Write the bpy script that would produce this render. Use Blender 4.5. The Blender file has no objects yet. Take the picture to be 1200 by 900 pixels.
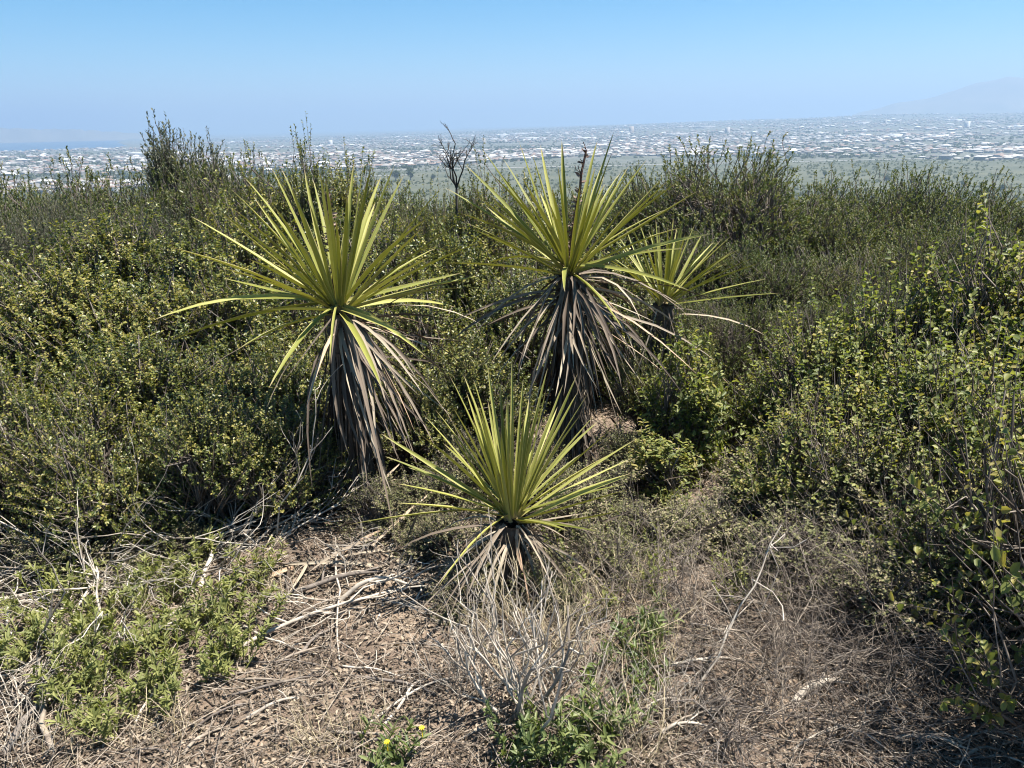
import bpy, math
import numpy as np
from mathutils import Matrix, Vector

# ------------------------------------------------------------------ camera, sky, sun, exposure
scn = bpy.context.scene
COL = scn.collection
RNG = np.random.default_rng

CAM_Z = 1.6
F_PX = 901.0                      # focal length in pixels of the 1200 px wide photograph
PITCH = math.radians(18.6)
ROLL = math.radians(1.0)
cam_d = bpy.data.cameras.new('camera')
cam_d.sensor_width = 36.0
cam_d.lens = 36.0 * F_PX / 1200.0
cam_d.clip_start = 0.05
cam_d.clip_end = 120000.0
cam = bpy.data.objects.new('camera', cam_d)
COL.objects.link(cam)
FWD = np.array([0, math.cos(PITCH), -math.sin(PITCH)])
UP0 = np.array([0, math.sin(PITCH), math.cos(PITCH)])
RT0 = np.array([1.0, 0, 0])
RT = RT0 * math.cos(ROLL) - UP0 * math.sin(ROLL)
UPV = UP0 * math.cos(ROLL) + RT0 * math.sin(ROLL)
CAM = np.array([0.0, 0.0, CAM_Z])
cam.matrix_world = Matrix(((RT[0], UPV[0], -FWD[0], CAM[0]),
                           (RT[1], UPV[1], -FWD[1], CAM[1]),
                           (RT[2], UPV[2], -FWD[2], CAM[2]),
                           (0, 0, 0, 1)))
scn.camera = cam

SUN_EL = math.radians(67.0)
SUN_AZ = math.radians(88.0)       # clockwise from the viewing direction (+Y)
world = bpy.data.worlds.new('World')
scn.world = world
world.use_nodes = True
wn = world.node_tree
for n in list(wn.nodes):
    wn.nodes.remove(n)
w_out = wn.nodes.new('ShaderNodeOutputWorld')
w_bg = wn.nodes.new('ShaderNodeBackground')
w_sky = wn.nodes.new('ShaderNodeTexSky')
w_sky.sky_type = 'NISHITA'
w_sky.sun_disc = False
w_sky.sun_elevation = SUN_EL
w_sky.sun_rotation = SUN_AZ
w_sky.altitude = 1200.0
w_sky.air_density = 1.0
w_sky.dust_density = 0.1
w_sky.ozone_density = 5.0
w_bg.inputs['Strength'].default_value = 0.05
w_hsv = wn.nodes.new('ShaderNodeHueSaturation')
w_hsv.inputs['Hue'].default_value = 0.488
w_hsv.inputs['Saturation'].default_value = 1.5
wn.links.new(w_sky.outputs[0], w_hsv.inputs['Color'])
wn.links.new(w_hsv.outputs[0], w_bg.inputs['Color'])
wn.links.new(w_bg.outputs[0], w_out.inputs['Surface'])

sun_d = bpy.data.lights.new('sun', 'SUN')
sun_d.energy = 5.0
sun_d.angle = math.radians(0.53)
sun_d.color = (1.0, 0.95, 0.87)
sun = bpy.data.objects.new('sun', sun_d)
COL.objects.link(sun)
SUN_DIR = Vector((math.sin(SUN_AZ) * math.cos(SUN_EL), math.cos(SUN_AZ) * math.cos(SUN_EL), math.sin(SUN_EL)))
sun.rotation_euler = SUN_DIR.to_track_quat('Z', 'Y').to_euler()
sun.location = (6, -2, 12)

scn.view_settings.view_transform = 'Standard'
scn.view_settings.look = 'None'
scn.view_settings.gamma = 1.0
scn.view_settings.exposure = 1.55
scn.view_settings.use_curve_mapping = False
scn.render.engine = 'CYCLES'
cy = scn.cycles
cy.max_bounces = 5
cy.diffuse_bounces = 3
cy.glossy_bounces = 2
cy.transmission_bounces = 3
cy.volume_bounces = 1
cy.transparent_max_bounces = 8
cy.filter_width = 1.1
cy.use_denoising = True
cy.denoiser = 'OPENIMAGEDENOISE'
cy.denoising_input_passes = 'RGB_ALBEDO_NORMAL'

# ------------------------------------------------------------------ helpers
def ray(px, py):
    d = FWD * F_PX + RT * (px - 600.0) - UPV * (py - 450.0)
    return d / np.linalg.norm(d)

def at_y(px, py, y):
    d = ray(px, py)
    return CAM + d * (y / d[1])

def fract_noise(x, y, seed=0):
    """smooth value noise, vectorised"""
    x = np.asarray(x, float); y = np.asarray(y, float)
    xi = np.floor(x); yi = np.floor(y)
    fx = x - xi; fy = y - yi
    fx = fx * fx * (3 - 2 * fx); fy = fy * fy * (3 - 2 * fy)
    def hsh(a, b):
        v = np.sin(a * 127.1 + b * 311.7 + seed * 74.7) * 43758.5453
        return v - np.floor(v)
    a = hsh(xi, yi); b = hsh(xi + 1, yi); c = hsh(xi, yi + 1); d = hsh(xi + 1, yi + 1)
    return (a * (1 - fx) + b * fx) * (1 - fy) + (c * (1 - fx) + d * fx) * fy

def sstep(a, b, x):
    t = np.clip((np.asarray(x, float) - a) / (b - a), 0, 1)
    return t * t * (3 - 2 * t)

PR = np.array([0, 3, 7, 12, 20, 40, 90, 200, 450, 900, 1300, 60000.0])
PZ = np.array([0, -0.08, -0.32, -1.1, -3.0, -8.5, -24, -52, -92, -116, -120, -120.0])
def ground_z(x, y):
    x = np.asarray(x, float); y = np.asarray(y, float)
    r = np.hypot(x, y)
    z = np.interp(np.log1p(r), np.log1p(PR), PZ)
    near = 1 - sstep(6, 14, r)
    z = z + near * (0.05 * (fract_noise(x * 1.7, y * 1.7, 1) - .5) + 0.03 * (fract_noise(x * 5, y * 5, 2) - .5)
                    + 0.012 * (fract_noise(x * 15, y * 15, 3) - .5))
    mid = sstep(10, 30, r) * (1 - sstep(700, 1200, r))
    z = z + mid * 2.5 * (fract_noise(x * .05, y * .05, 4) - .5)
    # mesas rising in the far right, low swells over the plain
    ang = np.arctan2(x, np.maximum(y, 1e-3))
    far = sstep(3200, 11000, r) * (y > 0)
    z = z + far * sstep(-0.35, 0.55, ang) * 150.0 * (0.85 + .3 * fract_noise(x * .0006, y * .0006, 5))
    z = z + sstep(2200, 4000, r) * 14.0 * (fract_noise(x * .0011, y * .0011, 6) - .3) * (y > 0)
    # the bay: everything well left of the view and far out drops below the water
    sea = sstep(-0.42, -0.50, ang) * sstep(7200, 7800, r + 900 * fract_noise(x * .0007, y * .0007, 8))
    z = z - 40.0 * sea * (y > 0)
    return z
SEA_Z = -121.0

def on_ground(px, py):
    d = ray(px, py)
    t = 0.5
    for _ in range(400):
        p = CAM + d * t
        g = float(ground_z(p[0], p[1]))
        if p[2] <= g:
            break
        t += max(0.01, (p[2] - g) * 0.5)
    return CAM + d * t

def build_mesh(name, V, faces, mats=(), uv=None, smooth=False, mat_idx=None):
    """V (n,3); faces: list of int arrays (m,k); uv per-vertex (n,2)"""
    me = bpy.data.meshes.new(name)
    V = np.asarray(V, np.float32).reshape(-1, 3)
    me.vertices.add(len(V))
    me.vertices.foreach_set('co', V.ravel())
    faces = [np.asarray(f, np.int32) for f in faces if len(f)]
    tot = np.concatenate([np.full(len(f), f.shape[1], np.int32) for f in faces])
    idx = np.concatenate([f.ravel() for f in faces])
    me.loops.add(len(idx))
    me.loops.foreach_set('vertex_index', idx)
    me.polygons.add(len(tot))
    start = np.concatenate([[0], np.cumsum(tot)[:-1]]).astype(np.int32)
    me.polygons.foreach_set('loop_start', start)
    me.polygons.foreach_set('loop_total', tot)
    if smooth:
        me.polygons.foreach_set('use_smooth', np.ones(len(tot), bool))
    if mat_idx is not None:
        me.polygons.foreach_set('material_index', np.asarray(mat_idx, np.int32))
    for m in mats:
        me.materials.append(m)
    if uv is not None:
        lay = me.uv_layers.new(name='UVMap')
        lay.data.foreach_set('uv', np.asarray(uv, np.float32)[idx].ravel())
    me.update(calc_edges=True)
    return me

def link(name, data, parent=None, loc=None):
    o = bpy.data.objects.new(name, data)
    COL.objects.link(o)
    if parent is not None:
        o.parent = parent
    if loc is not None:
        o.location = loc
    return o

def tag(o, label=None, cat=None, group=None, kind=None):
    if label: o['label'] = label
    if cat: o['category'] = cat
    if group: o['group'] = group
    if kind: o['kind'] = kind
    return o

def nrm(v):
    v = np.asarray(v, float)
    return v / np.maximum(np.linalg.norm(v, axis=-1, keepdims=True), 1e-9)

class Soup:
    """collects vertices / faces of many small pieces into one mesh"""
    def __init__(s):
        s.v = []; s.f = {}; s.n = 0; s.m = {}
    def add(s, V, F, mat=0):
        V = np.asarray(V, float).reshape(-1, 3)
        F = np.asarray(F, int)
        k = F.shape[1]
        s.f.setdefault(k, []).append(F + s.n)
        s.m.setdefault(k, []).append(np.full(len(F), mat))
        s.v.append(V); s.n += len(V)
    def mesh(s, name, mats, smooth=False):
        ks = sorted(s.f)
        return build_mesh(name, np.concatenate(s.v), [np.concatenate(s.f[k]) for k in ks], mats, smooth=smooth,
                          mat_idx=np.concatenate([np.concatenate(s.m[k]) for k in ks]))

def tubes(soup, P, R, sides=3, mat=0):
    """P (N,K,3) polylines, R (N,K) radii"""
    P = np.asarray(P, float); R = np.asarray(R, float)
    N, K, _ = P.shape
    T = np.empty_like(P)
    T[:, 1:-1] = P[:, 2:] - P[:, :-2]
    T[:, 0] = P[:, 1] - P[:, 0]; T[:, -1] = P[:, -1] - P[:, -2]
    T = nrm(T)
    ref = np.where(np.abs(T[:, :1, 2:3]) > .8, np.array([1.0, .2, 0]), np.array([0.1, 0, 1.0]))
    A = nrm(np.cross(T, np.broadcast_to(ref, T.shape)))
    B = np.cross(T, A)
    th = np.arange(sides) * 2 * math.pi / sides
    V = P[:, :, None, :] + R[:, :, None, None] * (A[:, :, None, :] * np.cos(th)[None, None, :, None] + B[:, :, None, :] * np.sin(th)[None, None, :, None])
    V = V.reshape(-1, 3)
    n, k, s = np.meshgrid(np.arange(N), np.arange(K - 1), np.arange(sides), indexing='ij')
    s2 = (s + 1) % sides
    b = n * K * sides
    F = np.stack([b + k * sides + s, b + k * sides + s2, b + (k + 1) * sides + s2, b + (k + 1) * sides + s], -1).reshape(-1, 4)
    soup.add(V, F, mat)

def wobble_paths(rng, A, B, K, amp, sag=0.0):
    """N curved paths from A to B with K points"""
    t = np.linspace(0, 1, K)[None, :, None]
    P = A[:, None, :] * (1 - t) + B[:, None, :] * t
    L = np.linalg.norm(B - A, axis=1)[:, None, None]
    st_ = rng.normal(0, 1, (len(A), K, 3)) * amp * L * .8
    w = np.cumsum(st_, 1) - st_[:, :1]
    w = w - w[:, -1:] * t
    P = P + w
    bow = rng.normal(0, 1, (len(A), 1, 3)) * amp * 1.5 * L
    P = P + bow * (4 * t * (1 - t))
    P[:, :, 2] += (sag * L * 4 * t * (1 - t))[:, :, 0]
    return P

def leaves(soup, B, D, Nn, L, W, fold=0.25, shape='rhomb', mat=0):
    """N small folded leaves at base B, pointing D with face normal about Nn"""
    D = nrm(D); S = nrm(np.cross(D, Nn)); U = np.cross(S, D)
    L = L[:, None]; W = W[:, None]
    n = len(B)
    if shape == 'rhomb':
        v = [B, B + D * L * .5 + S * W * .5 + U * W * fold, B + D * L, B + D * L * .5 - S * W * .5 + U * W * fold]
        V = np.stack(v, 1)
        o = np.arange(n)[:, None] * 4
        soup.add(V, np.concatenate([o + [[0, 2, 1]], o + [[0, 3, 2]]]), mat)
    else:
        v = [B, B + D * L * .28 + S * W * .42 + U * W * fold, B + D * L * .7 + S * W * .45 + U * W * fold,
             B + D * L - U * W * .15, B + D * L * .7 - S * W * .45 + U * W * fold, B + D * L * .28 - S * W * .42 + U * W * fold]
        V = np.stack(v, 1)
        o = np.arange(n)[:, None] * 6
        soup.add(V, np.concatenate([o + [[0, 3, 2, 1]], o + [[0, 5, 4, 3]]]), mat)

def rand_dirs(rng, n):
    return nrm(rng.normal(0, 1, (n, 3)))

# ------------------------------------------------------------------ materials
def new_mat(name):
    m = bpy.data.materials.new(name)
    m.use_nodes = True
    nt = m.node_tree
    for n in list(nt.nodes):
        nt.nodes.remove(n)
    return m, nt, nt.nodes, nt.links

def ramp(nodes, stops, interp='LINEAR'):
    r = nodes.new('ShaderNodeValToRGB')
    r.color_ramp.interpolation = interp
    els = r.color_ramp.elements
    while len(els) < len(stops):
        els.new(0.5)
    for e, (p, c) in zip(els, stops):
        e.position = p; e.color = (*c, 1)
    return r

def foliage_mat(name, stops, rough=0.5, trans=0.3, spec=0.4, tcol=1.6):
    """leaves: colour varies leaf by leaf (random per island) and plant by plant"""
    m, nt, N, Lk = new_mat(name)
    out = N.new('ShaderNodeOutputMaterial')
    geo = N.new('ShaderNodeNewGeometry')
    oi = N.new('ShaderNodeObjectInfo')
    tc = N.new('ShaderNodeTexCoord')
    noi = N.new('ShaderNodeTexNoise'); noi.inputs['Scale'].default_value = 3.5; noi.inputs['Detail'].default_value = 2
    Lk.new(tc.outputs['Object'], noi.inputs['Vector'])
    a = N.new('ShaderNodeMath'); a.operation = 'MULTIPLY_ADD'
    Lk.new(noi.outputs['Fac'], a.inputs[0]); a.inputs[1].default_value = 1.5; a.inputs[2].default_value = -0.75
    b = N.new('ShaderNodeMath'); b.operation = 'MULTIPLY_ADD'
    Lk.new(oi.outputs['Random'], b.inputs[0]); b.inputs[1].default_value = 0.24; Lk.new(a.outputs[0], b.inputs[2])
    c = N.new('ShaderNodeMath'); c.operation = 'ADD'; c.use_clamp = True
    Lk.new(geo.outputs['Random Per Island'], c.inputs[0]); Lk.new(b.outputs[0], c.inputs[1])
    r = ramp(N, stops)
    Lk.new(c.outputs[0], r.inputs[0])
    p = N.new('ShaderNodeBsdfPrincipled')
    p.inputs['Roughness'].default_value = rough
    p.inputs['Specular IOR Level'].default_value = spec
    Lk.new(r.outputs[0], p.inputs['Base Color'])
    t = N.new('ShaderNodeBsdfTranslucent')
    mul = N.new('ShaderNodeMixRGB'); mul.blend_type = 'MULTIPLY'; mul.inputs[0].default_value = 1
    Lk.new(r.outputs[0], mul.inputs[1]); mul.inputs[2].default_value = (tcol, tcol * 1.05, tcol * .45, 1)
    Lk.new(mul.outputs[0], t.inputs['Color'])
    mx = N.new('ShaderNodeMixShader'); mx.inputs[0].default_value = trans
    Lk.new(p.outputs[0], mx.inputs[1]); Lk.new(t.outputs[0], mx.inputs[2])
    Lk.new(mx.outputs[0], out.inputs['Surface'])
    return m

def bark_mat(name, c1, c2, scale=30, rough=0.85):
    m, nt, N, Lk = new_mat(name)
    out = N.new('ShaderNodeOutputMaterial')
    p = N.new('ShaderNodeBsdfPrincipled'); p.inputs['Roughness'].default_value = rough
    p.inputs['Specular IOR Level'].default_value = 0.2
    tc = N.new('ShaderNodeTexCoord')
    noi = N.new('ShaderNodeTexNoise'); noi.inputs['Scale'].default_value = scale; noi.inputs['Detail'].default_value = 5
    geo = N.new('ShaderNodeNewGeometry')
    Lk.new(tc.outputs['Object'], noi.inputs['Vector'])
    a = N.new('ShaderNodeMath'); a.operation = 'MULTIPLY_ADD'
    Lk.new(geo.outputs['Random Per Island'], a.inputs[0]); a.inputs[1].default_value = 0.6; a.inputs[2].default_value = -0.3
    b = N.new('ShaderNodeMath'); b.operation = 'ADD'; b.use_clamp = True
    Lk.new(noi.outputs['Fac'], b.inputs[0]); Lk.new(a.outputs[0], b.inputs[1])
    r = ramp(N, [(0.25, c1), (0.75, c2)])
    Lk.new(b.outputs[0], r.inputs[0]); Lk.new(r.outputs[0], p.inputs['Base Color'])
    bp = N.new('ShaderNodeBump'); bp.inputs['Strength'].default_value = 0.5; bp.inputs['Distance'].default_value = 0.004
    Lk.new(noi.outputs['Fac'], bp.inputs['Height']); Lk.new(bp.outputs[0], p.inputs['Normal'])
    Lk.new(p.outputs[0], out.inputs['Surface'])
    return m

M = {}
M['oak'] = foliage_mat('dark_scrub_leaf', [(0.0, (.034, .048, .013)), (.35, (.066, .082, .021)), (.7, (.118, .134, .032)), (.9, (.19, .19, .042)), (1.0, (.27, .235, .07))], rough=.4, trans=.26, spec=.4)
M['chamise'] = foliage_mat('chamise_needle', [(0.0, (.046, .064, .022)), (.4, (.08, .102, .034)), (.8, (.122, .142, .05)), (1.0, (.19, .175, .075))], rough=.6, trans=.2, spec=.3)
M['grey'] = foliage_mat('sage_leaf', [(0.0, (.05, .06, .038)), (.5, (.095, .105, .065)), (1.0, (.18, .18, .12))], rough=.7, trans=.15, spec=.2)
M['sumac'] = foliage_mat('bright_scrub_leaf', [(0.0, (.06, .075, .026)), (.4, (.115, .138, .042)), (.75, (.2, .215, .058)), (.93, (.24, .24, .07)), (1.0, (.28, .24, .08))], rough=.5, trans=.34, spec=.3)
M['twigleaf'] = foliage_mat('dry_scrub_leaf', [(0.0, (.07, .075, .03)), (.4, (.12, .128, .05)), (.75, (.18, .17, .08)), (1.0, (.3, .25, .16))], rough=.65, trans=.2, spec=.25)
M['weed'] = foliage_mat('weed_leaf', [(0.0, (.06, .088, .028)), (.5, (.115, .148, .05)), (1.0, (.19, .212, .08))], rough=.5, trans=.3, spec=.4)
M['olive'] = foliage_mat('pale_weed_leaf', [(0.0, (.1, .115, .04)), (.5, (.17, .185, .06)), (1.0, (.27, .27, .1))], rough=.55, trans=.3, spec=.3)
M['litter'] = foliage_mat('leaf_litter_leaf', [(0.0, (.045, .034, .025)), (.5, (.13, .1, .073)), (1.0, (.3, .24, .18))], rough=.8, trans=.05, spec=.15)
M['littertwig'] = bark_mat('litter_twig', (.08, .062, .05), (.34, .285, .225))
M['stem'] = bark_mat('shrub_stem', (.07, .055, .045), (.2, .17, .145))
M['bleached'] = bark_mat('bleached_twig', (.22, .185, .15), (.5, .445, .37))
M['drystraw'] = bark_mat('dry_straw', (.25, .2, .12), (.5, .42, .28))
M['darkdead'] = bark_mat('charred_stem', (.025, .022, .02), (.09, .08, .07))
M['petal'] = bark_mat('yellow_petal', (.75, .5, .02), (.85, .62, .04), rough=.6)

def yucca_green():
    m, nt, N, Lk = new_mat('yucca_leaf_green')
    out = N.new('ShaderNodeOutputMaterial')
    uv = N.new('ShaderNodeUVMap'); uv.uv_map = 'UVMap'
    sep = N.new('ShaderNodeSeparateXYZ'); Lk.new(uv.outputs[0], sep.inputs[0])
    oi = N.new('ShaderNodeObjectInfo')
    mp = N.new('ShaderNodeMapping'); mp.inputs['Scale'].default_value = (3.0, 26.0, 1)
    Lk.new(uv.outputs[0], mp.inputs['Vector'])
    off = N.new('ShaderNodeCombineXYZ'); mlt = N.new('ShaderNodeMath'); mlt.operation = 'MULTIPLY'; mlt.inputs[1].default_value = 37
    Lk.new(oi.outputs['Random'], mlt.inputs[0]); Lk.new(mlt.outputs[0], off.inputs[0]); Lk.new(off.outputs[0], mp.inputs['Location'])
    noi = N.new('ShaderNodeTexNoise'); noi.inputs['Scale'].default_value = 1.0; noi.inputs['Detail'].default_value = 4
    Lk.new(mp.outputs[0], noi.inputs['Vector'])
    mix = N.new('ShaderNodeMath'); mix.operation = 'MULTIPLY_ADD'; mix.inputs[1].default_value = .5
    Lk.new(oi.outputs['Random'], mix.inputs[0])
    sc = N.new('ShaderNodeMath'); sc.operation = 'MULTIPLY_ADD'; sc.inputs[1].default_value = .9; sc.inputs[2].default_value = -.2
    Lk.new(noi.outputs['Fac'], sc.inputs[0]); Lk.new(sc.outputs[0], mix.inputs[2])
    body = ramp(N, [(.1, (.095, .112, .02)), (.5, (.22, .225, .05)), (.9, (.38, .365, .115))])
    Lk.new(mix.outputs[0], body.inputs[0])
    # pale, brown-edged margins
    dv = N.new('ShaderNodeMath'); dv.operation = 'SUBTRACT'; dv.inputs[1].default_value = .5; Lk.new(sep.outputs[1], dv.inputs[0])
    av = N.new('ShaderNodeMath'); av.operation = 'ABSOLUTE'; Lk.new(dv.outputs[0], av.inputs[0])
    er = ramp(N, [(.40, (0, 0, 0)), (.47, (1, 1, 1))]); Lk.new(av.outputs[0], er.inputs[0])
    c1 = N.new('ShaderNodeMixRGB'); Lk.new(er.outputs[0], c1.inputs[0]); Lk.new(body.outputs[0], c1.inputs[1]); c1.inputs[2].default_value = (.36, .31, .12, 1)
    # brown sharp tip, pale base
    tr = ramp(N, [(.0, (1, 1, 1)), (.07, (0, 0, 0)), (.90, (0, 0, 0)), (.985, (1, 1, 1))]); Lk.new(sep.outputs[0], tr.inputs[0])
    c2 = N.new('ShaderNodeMixRGB'); Lk.new(tr.outputs[0], c2.inputs[0]); Lk.new(c1.outputs[0], c2.inputs[1]); c2.inputs[2].default_value = (.3, .24, .13, 1)
    p = N.new('ShaderNodeBsdfPrincipled'); p.inputs['Roughness'].default_value = .5; p.inputs['Specular IOR Level'].default_value = .22
    Lk.new(c2.outputs[0], p.inputs['Base Color'])
    bp = N.new('ShaderNodeBump'); bp.inputs['Strength'].default_value = .35; bp.inputs['Distance'].default_value = .002
    Lk.new(noi.outputs['Fac'], bp.inputs['Height']); Lk.new(bp.outputs[0], p.inputs['Normal'])
    t = N.new('ShaderNodeBsdfTranslucent')
    mul = N.new('ShaderNodeMixRGB'); mul.blend_type = 'MULTIPLY'; mul.inputs[0].default_value = 1
    Lk.new(c2.outputs[0], mul.inputs[1]); mul.inputs[2].default_value = (1.7, 1.7, .5, 1); Lk.new(mul.outputs[0], t.inputs['Color'])
    mx = N.new('ShaderNodeMixShader'); mx.inputs[0].default_value = .09
    Lk.new(p.outputs[0], mx.inputs[1]); Lk.new(t.outputs[0], mx.inputs[2]); Lk.new(mx.outputs[0], out.inputs['Surface'])
    return m
M['yucca'] = yucca_green()

def yucca_dead(name, stops):
    m, nt, N, Lk = new_mat(name)
    out = N.new('ShaderNodeOutputMaterial')
    uv = N.new('ShaderNodeUVMap'); uv.uv_map = 'UVMap'
    oi = N.new('ShaderNodeObjectInfo')
    mp = N.new('ShaderNodeMapping'); mp.inputs['Scale'].default_value = (4.0, 14.0, 1)
    Lk.new(uv.outputs[0], mp.inputs['Vector'])
    noi = N.new('ShaderNodeTexNoise'); noi.inputs['Scale'].default_value = 1.5; noi.inputs['Detail'].default_value = 5
    Lk.new(mp.outputs[0], noi.inputs['Vector'])
    a = N.new('ShaderNodeMath'); a.operation = 'MULTIPLY_ADD'; a.inputs[1].default_value = .6; a.inputs[2].default_value = -.3
    Lk.new(noi.outputs['Fac'], a.inputs[0])
    b = N.new('ShaderNodeMath'); b.operation = 'ADD'; b.use_clamp = True
    Lk.new(oi.outputs['Random'], b.inputs[0]); Lk.new(a.outputs[0], b.inputs[1])
    r = ramp(N, stops)
    Lk.new(b.outputs[0], r.inputs[0])
    p = N.new('ShaderNodeBsdfPrincipled'); p.inputs['Roughness'].default_value = .7; p.inputs['Specular IOR Level'].default_value = .25
    Lk.new(r.outputs[0], p.inputs['Base Color'])
    Lk.new(p.outputs[0], out.inputs['Surface'])
    return m
M['yuccadead'] = yucca_dead('yucca_leaf_dead', [(0, (.06, .045, .034)), (.4, (.13, .1, .074)), (.75, (.26, .215, .16)), (.93, (.4, .34, .25)), (1, (.3, .18, .11))])
M['yuccadark'] = yucca_dead('yucca_leaf_dead_shaded', [(0, (.03, .024, .02)), (.5, (.07, .056, .045)), (.85, (.13, .107, .085)), (1, (.22, .19, .15))])  # dead leaf colour darkened to carry the shade under the crown

def ground_mat():
    m, nt, N, Lk = new_mat('hill_and_plain_ground')
    out = N.new('ShaderNodeOutputMaterial')
    p = N.new('ShaderNodeBsdfPrincipled'); p.inputs['Roughness'].default_value = .95; p.inputs['Specular IOR Level'].default_value = .1
    tc = N.new('ShaderNodeTexCoord')
    def noise(scale, detail, rough=.55):
        n = N.new('ShaderNodeTexNoise'); n.inputs['Scale'].default_value = scale; n.inputs['Detail'].default_value = detail; n.inputs['Roughness'].default_value = rough
        Lk.new(tc.outputs['Object'], n.inputs['Vector']); return n
    n1 = noise(2.2, 6, .6); n2 = noise(28, 6, .65); n3 = noise(140, 3)
    soil = ramp(N, [(.3, (.12, .09, .07)), (.5, (.195, .148, .113)), (.62, (.27, .205, .15)), (.75, (.4, .305, .19))])
    Lk.new(n1.outputs['Fac'], soil.inputs[0])
    fine = ramp(N, [(.3, (.45, .42, .4)), (.55, (1, 1, 1)), (.75, (1.0, .98, .95))]); Lk.new(n2.outputs['Fac'], fine.inputs[0])
    s2 = N.new('ShaderNodeMixRGB'); s2.blend_type = 'MULTIPLY'; s2.inputs[0].default_value = .8
    Lk.new(soil.outputs[0], s2.inputs[1]); Lk.new(fine.outputs[0], s2.inputs[2])
    # scrub-covered slope
    n4 = noise(.22, 5); scrub = ramp(N, [(.3, (.05, .058, .028)), (.55, (.085, .09, .045)), (.75, (.17, .15, .09))]); Lk.new(n4.outputs['Fac'], scrub.inputs[0])
    # valley floor: grey-green riparian, fields
    n5 = noise(.007, 8, .7); val = ramp(N, [(.3, (.058, .065, .042)), (.48, (.075, .08, .052)), (.6, (.1, .1, .068)), (.72, (.085, .1, .055))]); Lk.new(n5.outputs['Fac'], val.inputs[0])
    # urban plain
    n6 = noise(.006, 7, .7); urb = ramp(N, [(.3, (.06, .07, .05)), (.5, (.1, .105, .085)), (.62, (.14, .135, .12)), (.75, (.22, .2, .18))]); Lk.new(n6.outputs['Fac'], urb.inputs[0])
    vl = N.new('ShaderNodeVectorMath'); vl.operation = 'LENGTH'; Lk.new(tc.outputs['Object'], vl.inputs[0])
    sx = N.new('ShaderNodeSeparateXYZ'); Lk.new(tc.outputs['Object'], sx.inputs[0])
    vs = N.new('ShaderNodeMath'); vs.operation = 'MULTIPLY_ADD'; vs.inputs[1].default_value = -.3; Lk.new(sx.outputs[0], vs.inputs[0]); Lk.new(vl.outputs['Value'], vs.inputs[2])
    def mask(a, b, src=None):
        mr = N.new('ShaderNodeMapRange'); mr.inputs['From Min'].default_value = a; mr.inputs['From Max'].default_value = b; mr.interpolation_type = 'SMOOTHSTEP'
        Lk.new(src or vl.outputs['Value'], mr.inputs['Value']); return mr
    def mixc(f, a, b):
        x = N.new('ShaderNodeMixRGB'); Lk.new(f.outputs[0], x.inputs[0]); Lk.new(a.outputs[0], x.inputs[1]); Lk.new(b.outputs[0], x.inputs[2]); return x
    x = mixc(mask(6, 16), s2, scrub)
    x = mixc(mask(700, 1200), x, val)
    x = mixc(mask(2200, 2700, vs.outputs[0]), x, urb)
    Lk.new(x.outputs[0], p.inputs['Base Color'])
    add = N.new('ShaderNodeMath'); add.operation = 'MULTIPLY_ADD'; add.inputs[1].default_value = .3
    Lk.new(n3.outputs['Fac'], add.inputs[0]); Lk.new(n2.outputs['Fac'], add.inputs[2])
    bp = N.new('ShaderNodeBump'); bp.inputs['Strength'].default_value = .9; bp.inputs['Distance'].default_value = .02
    Lk.new(add.outputs[0], bp.inputs['Height']); Lk.new(bp.outputs[0], p.inputs['Normal'])
    Lk.new(p.outputs[0], out.inputs['Surface'])
    return m
M['ground'] = ground_mat()

def water_mat():
    m, nt, N, Lk = new_mat('bay_water')
    out = N.new('ShaderNodeOutputMaterial')
    p = N.new('ShaderNodeBsdfPrincipled'); p.inputs['Base Color'].default_value = (.015, .04, .075, 1); p.inputs['Roughness'].default_value = .28
    tc = N.new('ShaderNodeTexCoord'); n = N.new('ShaderNodeTexNoise'); n.inputs['Scale'].default_value = .01; n.inputs['Detail'].default_value = 4
    Lk.new(tc.outputs['Object'], n.inputs['Vector'])
    bp = N.new('ShaderNodeBump'); bp.inputs['Strength'].default_value = .2; bp.inputs['Distance'].default_value = 2
    Lk.new(n.outputs['Fac'], bp.inputs['Height']); Lk.new(bp.outputs[0], p.inputs['Normal'])
    Lk.new(p.outputs[0], out.inputs['Surface'])
    return m

# ------------------------------------------------------------------ the setting: ground, bay, mountain
def make_ground():
    rs = np.concatenate([[0.12], np.geomspace(0.25, 9, 140), np.geomspace(9.3, 1500, 90), np.geomspace(1560, 45000, 100)])
    fine = np.linspace(-44, 44, 260); rough_ = np.linspace(44, 316, 60)[1:-1]
    th = np.radians(np.concatenate([fine, rough_]))
    Rr, T = np.meshgrid(rs, th, indexing='ij')
    X = Rr * np.sin(T); Y = Rr * np.cos(T)
    Z = ground_z(X, Y)
    V = np.stack([X, Y, Z], -1).reshape(-1, 3)
    nr, nt_ = len(rs), len(th)
    i, j = np.meshgrid(np.arange(nr - 1), np.arange(nt_), indexing='ij')
    j2 = (j + 1) % nt_
    F = np.stack([i * nt_ + j, (i + 1) * nt_ + j, (i + 1) * nt_ + j2, i * nt_ + j2], -1).reshape(-1, 4)
    cap = np.arange(nt_)
    V = np.concatenate([V, [[0, 0, float(ground_z(0, 0))]]])
    tri = np.stack([cap, (cap + 1) % nt_, np.full(nt_, len(V) - 1)], -1)
    o = link('ground', build_mesh('ground', V, [F, tri], [M['ground']], smooth=True))
    tag(o, 'brown sandy soil of the hilltop running down to the valley and far city plain', None, None, 'structure')
    return o
GROUND = make_ground()

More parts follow.
